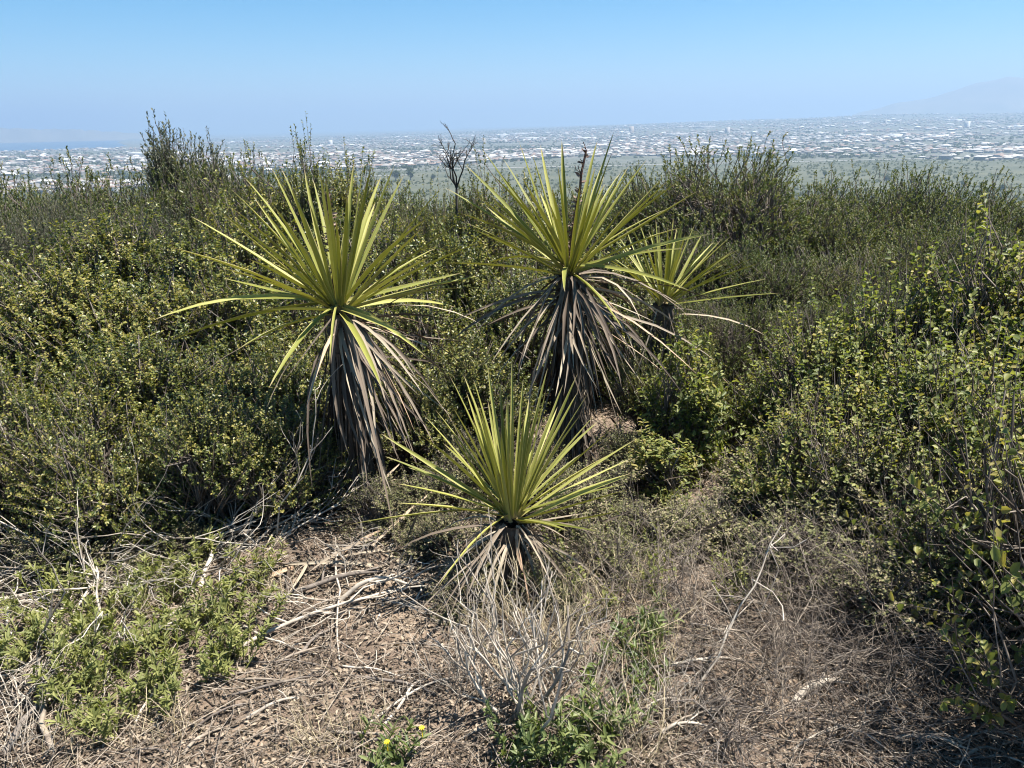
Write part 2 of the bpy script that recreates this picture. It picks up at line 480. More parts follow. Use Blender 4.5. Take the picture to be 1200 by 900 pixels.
s = Soup()
xs = np.linspace(-42000, -2500, 20); ys = np.linspace(5200, 43000, 20)
X, Y = np.meshgrid(xs, ys, indexing='ij')
i, j = np.meshgrid(np.arange(19), np.arange(19), indexing='ij')
s.add(np.stack([X, Y, np.full_like(X, SEA_Z - 8)], -1), np.stack([i * 20 + j, (i + 1) * 20 + j, (i + 1) * 20 + j + 1, i * 20 + j + 1], -1).reshape(-1, 4))
tag(link('water', s.mesh('water', [water_mat()])), 'strip of blue bay water beyond the far city', None, None, 'structure')

def ridge(name, label, th0, th1, r, heights, mat, depth=2500, seed=0):
    n = 160
    th = np.radians(np.linspace(th0, th1, n))
    px = np.linspace(0, 1, n)
    prof = np.interp(px, *zip(*heights))
    prof = prof * (1 + .12 * (fract_noise(px * 22, px * 0, seed) - .5)) + 25 * (fract_noise(px * 55, px * 0 + 3, seed) - .5)
    rows = []
    m_ = 14
    for k in range(m_):
        f = k / (m_ - 1)
        hh = math.sin(f * math.pi) ** 1.2
        rr = r + depth * (f - .5) * 2 * (1 + .2 * (fract_noise(px * 9, px * 0 + f * 5, seed + 1) - .5))
        zz = -150 + (prof + 150) * hh * (1 + .25 * (1 - hh) * (fract_noise(px * 30, px * 0 + f * 8, seed + 2) - .5))
        rows.append(np.stack([rr * np.sin(th), rr * np.cos(th), zz], -1))
    V = np.concatenate(rows)
    i, j = np.meshgrid(np.arange(m_ - 1), np.arange(n - 1), indexing='ij')
    F = np.stack([i * n + j, i * n + j + 1, (i + 1) * n + j + 1, (i + 1) * n + j], -1).reshape(-1, 4)
    o = link(name, build_mesh(name, V, [F], [mat], smooth=True))
    tag(o, label, None, None, 'structure')
M['mountain'] = bark_mat('mountain_scrub', (.09, .085, .06), (.17, .15, .11), scale=.003)
ridge('mountain', 'hazy blue mountain rising over the far right of the city', 23, 52, 16500,
      [(0, 100), (.08, 250), (.16, 370), (.19, 440), (.245, 560), (.285, 650), (.325, 570), (.38, 500), (.5, 440), (.8, 300), (1, 100)], M['mountain'], depth=2200, seed=3)
ridge('peninsula', 'faint low headland across the bay water', -36, -23, 15500, [(0, 60), (.3, 95), (.6, 60), (1, -60)], M['mountain'], depth=600, seed=5)

# ------------------------------------------------------------------ far city and valley
def wall_mat(name, cols):
    m, nt, N, Lk = new_mat(name)
    out = N.new('ShaderNodeOutputMaterial'); p = N.new('ShaderNodeBsdfPrincipled'); p.inputs['Roughness'].default_value = .8
    geo = N.new('ShaderNodeNewGeometry'); oi = N.new('ShaderNodeObjectInfo')
    ad = N.new('ShaderNodeMath'); ad.operation = 'ADD'; Lk.new(geo.outputs['Random Per Island'], ad.inputs[0]); Lk.new(oi.outputs['Random'], ad.inputs[1])
    fr = N.new('ShaderNodeMath'); fr.operation = 'FRACT'; Lk.new(ad.outputs[0], fr.inputs[0])
    r = ramp(N, [(k / len(cols), c) for k, c in enumerate(cols)], 'CONSTANT'); Lk.new(fr.outputs[0], r.inputs[0])
    Lk.new(r.outputs[0], p.inputs['Base Color']); Lk.new(p.outputs[0], out.inputs['Surface'])
    return m
M['wall'] = wall_mat('pale_stucco', [(.36, .33, .3), (.3, .26, .21), (.45, .44, .42), (.22, .2, .17), (.33, .28, .23), (.27, .26, .24)])
M['roof'] = wall_mat('mixed_roofing', [(.15, .145, .135), (.16, .11, .088), (.24, .23, .215), (.11, .1, .095), (.2, .14, .112), (.34, .33, .31), (.13, .12, .11)])
M['whiteroof'] = wall_mat('white_roofing', [(.42, .42, .42), (.3, .29, .28), (.52, .52, .51)])
M['valleyleaf'] = foliage_mat('valley_brush_leaf', [(0, (.1, .108, .07)), (.5, (.135, .142, .09)), (1, (.18, .18, .12))], rough=.8, trans=.35, spec=.1)
M['cityleaf'] = foliage_mat('far_tree_leaf', [(0, (.04, .055, .028)), (.5, (.07, .088, .045)), (1, (.11, .125, .065))], rough=.7, trans=.25, spec=.2)

# house with a hipped gable roof and eaves: 8 wall corners, 4 eave corners, 2 ridge points
def house_geo(w, d, h, rh):
    a, b = w / 2, d / 2; e = .6
    V = np.array([[-a, -b, -3], [a, -b, -3], [a, b, -3], [-a, b, -3], [-a, -b, h], [a, -b, h], [a, b, h], [-a, b, h],
                  [-a - e, -b - e, h], [a + e, -b - e, h], [a + e, b + e, h], [-a - e, b + e, h], [-a * .55, 0, h + rh], [a * .55, 0, h + rh]])
    Fw = np.array([[0, 1, 5, 4], [1, 2, 6, 5], [2, 3, 7, 6], [3, 0, 4, 7]])
    Fq = np.array([[8, 9, 13, 12], [10, 11, 12, 13]]); Ft = np.array([[9, 10, 13], [11, 8, 12]])
    return V, Fw, Fq, Ft
def store_geo(w, d, h):
    a, b = w / 2, d / 2; i = 1.0
    V = np.array([[-a, -b, -3], [a, -b, -3], [a, b, -3], [-a, b, -3], [-a, -b, h], [a, -b, h], [a, b, h], [-a, b, h],
                  [-a + i, -b + i, h], [a - i, -b + i, h], [a - i, b - i, h], [-a + i, b - i, h],
                  [-a + i, -b + i, h - 1], [a - i, -b + i, h - 1], [a - i, b - i, h - 1], [-a + i, b - i, h - 1]])
    Fw = [[0, 1, 5, 4], [1, 2, 6, 5], [2, 3, 7, 6], [3, 0, 4, 7], [4, 5, 9, 8], [5, 6, 10, 9], [6, 7, 11, 10], [7, 4, 8, 11],
          [8, 9, 13, 12], [9, 10, 14, 13], [10, 11, 15, 14], [11, 8, 12, 15]]
    Fr = [[12, 13, 14, 15]]
    for ux, uy, us in ((-.25, .1, .06), (.2, -.15, .05), (.05, .25, .045)):     # rooftop plant boxes
        k = len(V); c = np.array([ux * w, uy * d]); q = us * w; 
        V = np.concatenate([V, [[c[0] - q, c[1] - q, h - 1], [c[0] + q, c[1] - q, h - 1], [c[0] + q, c[1] + q, h - 1], [c[0] - q, c[1] + q, h - 1],
                                [c[0] - q, c[1] - q, h + 1.4], [c[0] + q, c[1] - q, h + 1.4], [c[0] + q, c[1] + q, h + 1.4], [c[0] - q, c[1] + q, h + 1.4]]])
        Fw += [[k, k + 1, k + 5, k + 4], [k + 1, k + 2, k + 6, k + 5], [k + 2, k + 3, k + 7, k + 6], [k + 3, k, k + 4, k + 7], [k + 4, k + 5, k + 6, k + 7]]
    return V, np.array(Fw), np.array(Fr)

def rotz(V, a):
    c, s_ = math.cos(a), math.sin(a)
    return np.stack([V[:, 0] * c - V[:, 1] * s_, V[:, 0] * s_ + V[:, 1] * c, V[:, 2]], -1)

rng = RNG(11)
def city_pts(n, r0, r1, a0=-40, a1=40, power=1.0, seed=0, seed_n=21, rows=0):
    rg = RNG(seed)
    out = []
    while sum(len(o) for o in out) < n:
        u = rg.random(4 * n)
        a = np.radians(rg.uniform(a0, a1, 4 * n))
        fr = np.interp(np.degrees(a), [-40, -20, -12, -5, 5, 15, 40], np.array([1850, 1950, 2350, 2550, 3000, 2850, 2650]) / 2650.0)
        r0a = r0 * fr
        r = r0a * (r1 / r0a) ** (u ** power)
        # streets: rows of plots on a grid that turns from district to district
        x = r * np.sin(a); y = r * np.cos(a)
        if rows:
            th = np.floor(fract_noise(x * .0009, y * .0009, 25) * 4) * .35 - .4
            p_ = x * np.cos(th) + y * np.sin(th); q_ = -x * np.sin(th) + y * np.cos(th)
            q_ = np.round(q_ / rows) * rows + rg.normal(0, 4, len(q_))
            x, y = p_ * np.cos(th) - q_ * np.sin(th), p_ * np.sin(th) + q_ * np.cos(th)
        dens = .06 + 1.2 * sstep(.38, .6, fract_noise(x * .0011, y * .0022, seed_n)) * (.25 + 1.1 * sstep(.3, .7, fract_noise(x * .004, y * .008, seed_n + 1)))
        k = rg.random(4 * n) < dens
        k &= ~((a < -.40) & (r > 6900))
        out.append(np.stack([x[k], y[k]], -1))
    return np.concatenate(out)[:n]

hmesh = []
for w, d, h, rh in ((15, 10, 4, 3), (18, 11, 6.5, 2.6), (13, 9, 3.6, 2.4), (24, 12, 7.5, 2.8)):
    V, Fw, Fq, Ft = house_geo(w, d, h, rh)
    hs = Soup(); hs.add(V, Fw, 0); hs.n = 0; hs.v = []
    me = build_mesh('house', V, [Ft, np.concatenate([Fw, Fq])], [M['wall'], M['roof']], mat_idx=[1, 1] + [0] * 4 + [1, 1])
    hmesh.append(me)
P = city_pts(170, 2650, 3400, power=1.3, seed=31)
for k, (x, y) in enumerate(P):
    o = link('house', hmesh[int(rng.integers(4))], loc=(x, y, float(ground_z(x, y))))
    o.rotation_euler.z = float(rng.normal(.25, .25) + rng.integers(2) * math.pi / 2)
    q = float(rng.uniform(.95, 1.5)); o.scale = (q, q, q)
    tag(o, 'tiny pale far house with pitched roof at the near edge of the city', 'house', 'far houses along the city edge')
smesh = []
for w, d, h in ((90, 45, 9), (140, 60, 10), (60, 34, 8), (190, 70, 11)):
    V, Fw, Fr = store_geo(w, d, h)
    smesh.append(build_mesh('warehouse', V, [np.concatenate([Fw, Fr])], [M['whiteroof'], M['whiteroof']], mat_idx=[0] * len(Fw) + [1] * len(Fr)))
P = city_pts(40, 4300, 8500, power=.8, seed=32)
for k, (x, y) in enumerate(P):
    o = link('warehouse', smesh[int(rng.integers(4))], loc=(x, y, float(ground_z(x, y))))
    o.rotation_euler.z = float(rng.normal(.1, .15)); q = float(rng.uniform(.8, 1.4)); o.scale = (q, q, q)
    tag(o, 'long flat white roofed warehouse far off in the city', 'warehouse', 'white warehouses in the far city')
# a few towers
def tower_geo():
    V, Fw, Fr = store_geo(34, 26, 48)
    return build_mesh('tower_block', V, [np.concatenate([Fw, Fr])], [M['wall'], M['whiteroof']], mat_idx=[0] * len(Fw) + [1] * len(Fr))
tm = tower_geo()
for px, rr in ((573, 5200), (845, 6200), (1020, 7400), (738, 6900), (1112, 6400), (402, 6300)):
    a = math.atan2(px - 600, F_PX); x, y = rr * math.sin(a), rr * math.cos(a)
    o = link('tower_block', tm, loc=(x, y, float(ground_z(x, y)))); o.rotation_euler.z = float(rng.uniform(0, 1)); q = float(rng.uniform(.7, 1.1)); o.scale = (q, q, q)
    tag(o, 'pale tower block standing above the low far city', 'building', 'tower blocks in the far city')

# the rest of the city: thousands of buildings nobody can tell apart
def city_mass():
    s = Soup()
    P = city_pts(13000, 2750, 14500, power=1.0, seed=41, rows=62); rg = RNG(42)
    Z = ground_z(P[:, 0], P[:, 1])
    V, Fw, Fq, Ft = house_geo(16, 10.5, 4.6, 2.6)
    n = len(P)
    big = np.where(rg.random(n) < .04, rg.uniform(1.5, 2.6, n), rg.uniform(.9, 1.5, n))
    hz = np.where(big > 1.5, rg.uniform(1, 2.2, n), rg.uniform(.8, 1.6, n))
    a = rg.normal(.2, .2, n) + rg.integers(0, 2, n) * math.pi / 2
    c, si = np.cos(a)[:, None], np.sin(a)[:, None]
    vx = V[None, :, 0] * big[:, None]; vy = V[None, :, 1] * big[:, None]; vz = V[None, :, 2] * hz[:, None]
    W = np.stack([vx * c - vy * si + P[:, :1], vx * si + vy * c + P[:, 1:], vz + Z[:, None]], -1)
    o = (np.arange(n) * len(V))[:, None, None]
    base = W.reshape(-1, 3)
    s.add(base, (Fw[None] + o).reshape(-1, 4), 0)
    isb = (big > 1.5)
    s.n = 0
    for sel, mi in ((~isb, 1), (isb, 2)):
        oo = o[sel]
        s.f[4].append((Fq[None] + oo).reshape(-1, 4)); s.m[4].append(np.full(2 * sel.sum(), mi))
        s.f.setdefault(3, []).append((Ft[None] + oo).reshape(-1, 3)); s.m.setdefault(3, []).append(np.full(2 * sel.sum(), mi))
    s.n = len(base)
    me = s.mesh('city_buildings', [M['wall'], M['roof'], M['whiteroof']])
    tag(link('city_buildings', me), 'countless tiny pale buildings spread over the far city plain', 'buildings', None, 'stuff')
city_mass()

# long pale roads across the plain, each laid 0.5 m over the ground
M['road'] = bark_mat('pale_road', (.2, .195, .18), (.3, .29, .27), scale=.02)
def road(y0, slope, x0, x1, width, wob, seed):
    n = 160
    x = np.linspace(x0, x1, n); y = y0 + slope * x + wob * (fract_noise(x * .0012, x * 0, seed) - .5)
    rows_ = []
    for o_ in (-width / 2, width / 2):
        rows_.append(np.stack([x, y + o_, np.maximum(ground_z(x, y + o_), ground_z(x, y)) + .8], -1))
    V = np.concatenate(rows_); i = np.arange(n - 1)
    o = link('road', build_mesh('road', V, [np.stack([i, i + 1, n + i + 1, n + i], -1)], [M['road']]))
    tag(o, 'pale road line crossing the far plain', None, None, 'structure')
for k, a_ in enumerate(((2480, .05, -1500, 1700, 26, 160), (3150, -.08, -2000, 2200, 34, 260), (3900, .04, -2300, 2700, 40, 300), (5100, -.03, -2600, 3500, 50, 400), (6800, .02, -2800, 4600, 60, 500), (2150, .12, -1400, -250, 22, 120))):
    road(*a_, 80 + k)

def blob_geo(seed):
    """one leafy crown for a far tree: a lumpy ball of loose leaf tufts"""
    rg = RNG(seed)
    n = 20
    d = rand_dirs(rg, n); d[:, 2] = np.abs(d[:, 2]) * .9 + .05
    c = d * rg.uniform(.45, 1.0, n)[:, None] * np.array([1, 1, .85])
    V = []; F = []
    for k in range(n):
        r = rg.uniform(.34, .6)
        q = rand_dirs(rg, 4) * r + c[k]
        F += [[4 * k, 4 * k + 1, 4 * k + 2], [4 * k, 4 * k + 2, 4 * k + 3]]
        V += list(q)
    return np.array(V), np.array(F)

def tree_mass(name, label, P, size, seed, mat='cityleaf'):
    rg = RNG(seed)
    n = len(P); s = Soup(); G = [blob_geo(seed + k) for k in range(5)]
    Z = ground_z(P[:, 0], P[:, 1])
    which = rg.integers(0, 5, n)
    for g in range(5):
        Vg, Fg = G[g]
        keep = slice(0, None)
        sel = np.where(which == g)[0]
        sz = rg.uniform(size[0], size[1], len(sel))
        a = rg.uniform(0, 6.28, len(sel)); c, si = np.cos(a)[:, None], np.sin(a)[:, None]
        vx = Vg[None, :, 0] * sz[:, None]; vy = Vg[None, :, 1] * sz[:, None]; vz = Vg[None, :, 2] * sz[:, None] * 1.15
        W = np.stack([vx * c - vy * si + P[sel, :1], vx * si + vy * c + P[sel, 1:], vz + Z[sel][:, None]], -1)
        o = (np.arange(len(sel)) * len(Vg))[:, None, None]
        s.add(W.reshape(-1, 3), (Fg[None] + o).reshape(-1, 3), 0)
    tag(link(name, s.mesh(name, [M[mat]])), label, 'trees', None, 'stuff')
tree_mass('city_trees', 'dark green trees dotted thickly among the far city buildings', city_pts(7000, 2650, 12000, power=1.0, seed=51, seed_n=27), (4, 10), 52)
# valley thickets
rg = RNG(61)
rr = 1150 * (2800 / 1150) ** rg.random(20000); aa = np.radians(rg.uniform(-40, 40, 20000))
x, y = rr * np.sin(aa), rr * np.cos(aa)
k = rg.random(20000) < (.3 + 1.0 * sstep(.40, .62, fract_noise(x * .006, y * .006, 63))) * np.where(aa > .1, 1, .7)
tree_mass('valley_thicket', 'grey green thickets covering the flat valley floor below the city', np.stack([x[k], y[k]], -1)[:7500], (1.6, 4.2), 64, 'valleyleaf')

# single trees that stand out in the valley
def far_tree(px, r, size, label, group=None):
    a = math.atan2(px - 600, F_PX); x, y = r * math.sin(a), r * math.cos(a); z = float(ground_z(x, y))
    rg = RNG(int(px))
    root = tag(link('valley_tree', None, loc=(x, y, z)), label, 'tree', group)
    s = Soup(); tubes(s, np.array([[[0, 0, -1], [.3, 0, size * .5], [0, .2, size * 1.2]]]), np.array([[.6, .45, .2]]) * size / 8, 6)
    link('trunk', s.mesh('trunk', [M['stem']]), root)
    s = Soup(); n = 700
    d = rand_dirs(rg, n); lob = rg.integers(0, 9, n); lc = rand_dirs(rg, 9) * np.array([.6, .6, .5])
    c = (lc[lob] + d * rg.uniform(.25, .5, n)[:, None]) * size * .8 + np.array([0, 0, size * 1.15])
    leaves(s, c, rand_dirs(rg, n), rand_dirs(rg, n), rg.uniform(.12, .25, n) * size, rg.uniform(.1, .2, n) * size)
    tag(link('crown', s.mesh('crown', [M['cityleaf']]), root), kind='stuff')
far_tree(472, 1900, 14, 'dark rounded tree by the green field below the city')
far_tree(489, 1930, 17, 'tallest dark tree by the green field below the city')
for px, r in ((515, 1900), (1030, 1750), (1060, 1700), (1165, 1560), (1120, 1650), (960, 1900), (735, 1980), (560, 2050)):
    far_tree(px, r, 8, 'small dark tree scattered on the open valley floor', 'small trees on the valley floor')

# ------------------------------------------------------------------ shrubs
def shrub_mesh(seed, rx, h, n_lobe, n_sprig, m_leaf, sprig_len, leaf_len, leaf_w, upright=.5, low=.12, fill=.5, shape='rhomb', lobe_r=.42, spike=0.0, shell=(.45, .85), n_stem=None, leaf_up=.4, twig_r=.0022, bare=0.0):
    """one shrub about radius rx and height h -> (stem soup, leaf soup)"""
    rg = RNG(seed)
    st, lf = Soup(), Soup()
    # lobes over a dome
    d = rand_dirs(rg, n_lobe); d[:, 2] = np.abs(d[:, 2])
    c = d * rg.uniform(*shell, n_lobe)[:, None]
    c[:, 2] = c[:, 2] * .8 + .1
    lobes = np.stack([c[:, 0] * rx, c[:, 1] * rx, c[:, 2] * h], -1)
    lr = rg.uniform(.7, 1.25, n_lobe) * lobe_r
    # main stems
    n_stem = n_stem or n_lobe
    A = np.concatenate([rg.normal(0, .05 * rx, (n_lobe, 2)), np.full((n_lobe, 1), -.05)], 1)
    K = 7
    paths = wobble_paths(rg, A, lobes, K, .05)
    paths[:, 1:-1, :2] *= .85
    rad = np.linspace(1, .3, K)[None] * rg.uniform(.010, .018, n_lobe)[:, None] * (h / 1.0)
    tubes(st, paths, rad, 5)
    # sprigs
    li = rg.integers(0, n_lobe, n_sprig)
    dd = rand_dirs(rg, n_sprig)
    dd[:, 2] = np.where(dd[:, 2] < -.2, -dd[:, 2] * .5, dd[:, 2])
    rr = rg.random(n_sprig) ** fill
    base = lobes[li] + dd * (lr[li] * rr)[:, None] * np.array([rx, rx, h])
    base[:, 2] = np.where(base[:, 2] < low * h, low * h + rg.random(n_sprig) * .25 * h, base[:, 2])
    outd = nrm(base - np.array([0, 0, .3 * h]))
    sd = nrm(outd * .7 + dd * .4 + np.array([0, 0, upright]) + rg.normal(0, .25, (n_sprig, 3)))
    sl = rg.uniform(.55, 1.25, n_sprig) * sprig_len
    if spike:
        tall = rg.random(n_sprig) < spike
        sl = np.where(tall, sl * 1.6, sl)
        sd = np.where(tall[:, None], nrm(sd * .45 + np.array([0, 0, 1.0])), sd)
    tip = base + sd * sl[:, None]
    # branchlet from the lobe's stem to the sprig base
    kk = rg.integers(3, K, n_sprig)
    org = paths[li, kk]
    br = wobble_paths(rg, org, base, 3, .09)
    tubes(st, br, np.linspace(1.7, 1, 3)[None] * twig_r * rg.uniform(.8, 1.6, n_sprig)[:, None], 3)
    tw = wobble_paths(rg, base, tip, 3, .01)
    tubes(st, tw[:, [0, 2]], np.array([1, .35])[None] * twig_r * np.ones((n_sprig, 1)), 3)
    # leaves along each sprig
    keep = rg.random(n_sprig) >= bare
    tw = tw[keep]; sd = sd[keep]; ns = len(tw)
    t = np.clip((np.arange(m_leaf)[None] + rg.random((ns, m_leaf))) / m_leaf, 0, 1)
    t2 = t[..., None] * 2
    B = np.where(t2 < 1, tw[:, None, 0] * (1 - t2) + tw[:, None, 1] * t2, tw[:, None, 1] * (2 - t2) + tw[:, None, 2] * (t2 - 1)).reshape(-1, 3)
    axis = np.repeat(sd, m_leaf, 0)
    n = len(B)
    side = rand_dirs(rg, n); side = nrm(side - axis * (side * axis).sum(1, keepdims=True))
    D = nrm(axis * leaf_up + side + rg.normal(0, .2, (n, 3)))
    Nn = nrm(axis * .8 + np.array([0, 0, .7]) + rg.normal(0, .45, (n, 3)))
    q = rg.uniform(.6, 1.25, n)
    leaves(lf, B, D, Nn, q * leaf_len, q * leaf_w, shape=shape)
    return st, lf

SH = {}
def add_kind(kind, mat, stem_mat, variants):
    SH[kind] = []
    for kw in variants:
        st, lf = shrub_mesh(**kw)
        SH[kind].append((st.mesh(kind + '_stems', [M[stem_mat]]), lf.mesh(kind + '_foliage', [M[mat]]), kw['rx'], float(np.percentile(np.concatenate(lf.v)[:, 2], 99.7)) / (1 if kind in ('chamise', 'dome', 'grey') else 1.08)))
for_oak = dict(rx=.62, h=1.15, n_lobe=18, n_sprig=1800, m_leaf=17, sprig_len=.12, leaf_len=.021, leaf_w=.014, upright=.5, lobe_r=.38, spike=.015)
add_kind('oak', 'oak', 'stem', [dict(for_oak, seed=s_) for s_ in (101, 102, 103, 104)])
for_cha = dict(rx=.8, h=1.5, n_lobe=46, shell=(.62, .78), n_sprig=5200, m_leaf=12, sprig_len=.058, leaf_len=.019, leaf_w=.009, twig_r=.0015, upright=.4, lobe_r=.26, fill=.4, spike=.0, leaf_up=1.2)
add_kind('chamise', 'chamise', 'stem', [dict(for_cha, seed=s_) for s_ in (111, 112, 113)])
add_kind('grey', 'grey', 'stem', [dict(for_cha, seed=s_, spike=.03, n_sprig=2600, leaf_len=.024, leaf_w=.011, sprig_len=.12, upright=.4) for s_ in (121,)])
add_kind('dome', 'grey', 'stem', [dict(for_cha, rx=.55, h=1.8, seed=171, n_lobe=26, n_sprig=2800, m_leaf=10, leaf_len=.024, leaf_w=.011, sprig_len=.09, upright=.35, lobe_r=.25, spike=.0)])
for_sum = dict(rx=.5, h=.95, n_lobe=16, n_sprig=1000, m_leaf=11, sprig_len=.13, leaf_len=.026, leaf_w=.017, upright=.5, lobe_r=.40, spike=.06, shape='hex', bare=.38, twig_r=.0024)
add_kind('sumac', 'sumac', 'stem', [dict(for_sum, seed=s_) for s_ in (131, 132, 133)])
for_twg = dict(rx=.32, h=.55, n_lobe=12, n_sprig=900, m_leaf=9, sprig_len=.08, leaf_len=.016, leaf_w=.009, upright=.4, lobe_r=.40, spike=.05, bare=.2, twig_r=.0017, low=.05)
add_kind('sumac_sparse', 'sumac', 'stem', [dict(for_sum, seed=s_, n_sprig=900, bare=.5, twig_r=.0018, m_leaf=9, leaf_len=.024, leaf_w=.016) for s_ in (161, 162)])
add_kind('twiggy', 'twigleaf', 'stem', [dict(for_twg, seed=s_) for s_ in (141, 142, 143)])
add_kind('bright', 'sumac', 'stem', [dict(for_sum, rx=.22, h=.8, seed=s_, n_sprig=330, m_leaf=11, leaf_len=.032, leaf_w=.014, upright=.4, bare=.05, lobe_r=.36, sprig_len=.1) for s_ in (151, 152)])

SN = {}
def place_shrub(name, kind, px, py_top, Y, rad, label, group=None, var=None, zs=1.0, cat='shrub'):
    """crown top seen at (px, py_top) with world distance Y; rad is the crown radius in metres"""
    p = at_y(px, py_top, Y)
    g = float(ground_z(p[0], Y)) - .03
    k = SN.get(kind, 0); SN[kind] = k + 1
    st, lf, rx, h = SH[kind][(k if var is None else var) % len(SH[kind])]
    height = max(.2, p[2] - g)
    root = link(name, None, loc=(p[0], Y, g))
    root.rotation_euler.z = (k * 2.39 + px * .01) % 6.283
    root.scale = (rad / rx, rad / rx, height / (h * (1 if kind in ('chamise', 'dome', 'grey') else 1.08)) * zs)
    a = link('stems', st, root); b = link('foliage', lf, root); b['kind'] = 'stuff'
    tag(root, label, cat, group)
    return root

G_OAK = 'dark scrub oaks of the thicket'
OAKS = {
 'dense dark scrub oak rising straight behind the heaps of dead brush': ((-130, 395, 3.5, .62), (20, 400, 3.45, .56), (150, 395, 3.4, .55), (270, 405, 3.5, .5), (-20, 440, 3.0, .42), (110, 450, 3.0, .4), (225, 455, 3.0, .38), (315, 470, 3.1, .32)),
 'dark scrub oak in deep shade close behind the trunk of the thicket side yucca': ((345, 400, 3.75, .42), (330, 300, 4.5, .6), (420, 380, 4.0, .4), (480, 430, 3.75, .3)),
 'middle rank dark scrub oak, hemmed in by other scrub oaks on every side': ((-220, 315, 4.4, .75), (-60, 318, 4.3, .7), (90, 300, 4.4, .72), (220, 305, 4.3, .65), (-200, 262, 5.6, .9), (-30, 262, 5.6, .85), (120, 252, 5.5, .8), (260, 240, 5.5, .8)),
 'dark scrub oak filling the gap between the two tall yuccas': ((470, 330, 4.4, .55), (420, 250, 5.4, .7), (545, 265, 5.2, .6), (610, 300, 4.8, .55), (540, 400, 4.1, .4)),
 'dark scrub oak beside the dead candelabra shrub': ((580, 200, 6.4, .5), (545, 215, 6.3, .4), (508, 225, 6.3, .4), (620, 250, 6.0, .6)),
 'dark scrub oak next to the tallest scrub oak with the spiky shoots': ((300, 205, 6.8, .8), (405, 188, 6.6, .6)),
 'dark scrub oak showing between the leaves of the flower stalk yucca and the smaller yucca': ((700, 270, 5.4, .6), (745, 330, 4.9, .45), (775, 372, 4.02, .26), (825, 385, 3.98, .24)),
}
for lab, spots in OAKS.items():
    for px, py, Y, r in spots:
        place_shrub('scrub_oak', 'oak', px, py, Y, r, lab, 'scrub oaks ' + ' '.join(lab.split()[-5:]) if len(spots) > 1 else None)
place_shrub('scrub_oak', 'oak', 352, 168, 6.4, .5, 'tallest dark scrub oak, with spiky shoots rising above the thicket')
CHAM = {
 'olive chamise on the thicket crest around the lone grey round bush': ((-60, 200, 8.2, 1.1), (60, 204, 8.0, 1.2), (150, 202, 8.0, 1.1), (255, 196, 8.2, 1.1), (310, 194, 8.0, 1.0)),
 'olive chamise between the wispy sagebrush and the crest of the thicket': ((-150, 230, 7, .9), (20, 232, 7.0, .8), (130, 230, 7.0, .8)),
 'olive chamise in the low dip behind the dead candelabra shrub': ((480, 232, 8.5, 1.0), (525, 236, 7.5, .8), (450, 226, 10.5, 1.4), (560, 230, 10.5, 1.4)),
 'olive chamise behind the leaf tips of the flower stalk yucca': ((660, 226, 9, 1.2), (720, 220, 8, 1.0), (780, 200, 7.2, .9)),
 'olive chamise on the skyline row in front of the valley floor': ((930, 214, 7.4, 1.0), (1000, 216, 7.4, 1.05), (1065, 203, 7.8, 1.1), (1130, 208, 8.0, 1.15), (1220, 226, 7.6, 1.15), (1310, 230, 7.6, 1.1), (975, 240, 6.6, .85), (1120, 244, 6.6, .9)),
 'olive chamise just behind the bright green sumac bushes': ((1000, 290, 5.6, .7), (1090, 270, 5.8, .7), (1180, 262, 5.8, .8), (1290, 280, 5.6, .8), (1030, 330, 4.8, .5)),
 'olive chamise close behind the smaller thin leaved yucca': ((830, 270, 5.8, .7), (910, 285, 5.6, .7), (860, 345, 4.8, .5), (940, 350, 4.7, .5), (800, 340, 5.0, .4)),
}
for lab, spots in CHAM.items():
    for px, py, Y, r in spots:
        place_shrub('chamise', 'chamise', px, py, Y, r, lab, 'chamise ' + ' '.join(lab.split()[-5:]))
place_shrub('chamise', 'chamise', 850, 174, 7.0, 1.2, 'largest olive chamise, a broad rounded dome standing above its neighbours')
place_shrub('sagebrush', 'dome', 203, 150, 8.8, .74, 'grey round bush standing alone above the thicket against the far city')
for px, py, Y, r in ((60, 232, 6.6, .4), (110, 250, 6.2, .4), (180, 240, 6.4, .45), (20, 250, 6.2, .45)):
    place_shrub('sagebrush', 'grey', px, py, Y, r, 'wispy grey green sagebrush among the dark scrub oaks', 'grey sagebrush in the thicket')

for lab, spots in {
 'bright green sumac bush backed directly by olive chamise': ((990, 345, 3.7, .45), (1085, 300, 3.7, .5), (1200, 262, 3.6, .55), (1310, 262, 3.3, .6)),
 'bright green sumac bush overhanging the dark dappled litter': ((1000, 425, 3.1, .42), (1065, 480, 2.65, .4), (945, 470, 3.05, .34), (1140, 520, 2.35, .36), (1130, 395, 3.0, .46), (1240, 400, 2.7, .5), (1330, 395, 2.15, .55), (1250, 560, 2.2, .3), (1490, 400, 1.65, .55)),  # rightmost bushes, mostly out of view, added to shade the ground below
 'small yellowish green sumac beside the pale sandy gap': ((930, 385, 4.0, .38),)}.items():
    for px, py, Y, r in spots:
        place_shrub('sumac_bush', 'sumac_sparse' if Y < 2.7 else 'sumac', px, py, Y, r, lab, 'sumac ' + ' '.join(lab.split()[-4:]) if len(spots) > 1 else None)
place_shrub('leafy_bush', 'bright', 800, 388, 3.6, .22, 'upright bright green bush close to the skirt of dead yucca leaves')
place_shrub('leafy_bush', 'bright', 772, 500, 3.3, .19, 'lower bright green bush at the foot of the flower stalk yucca')
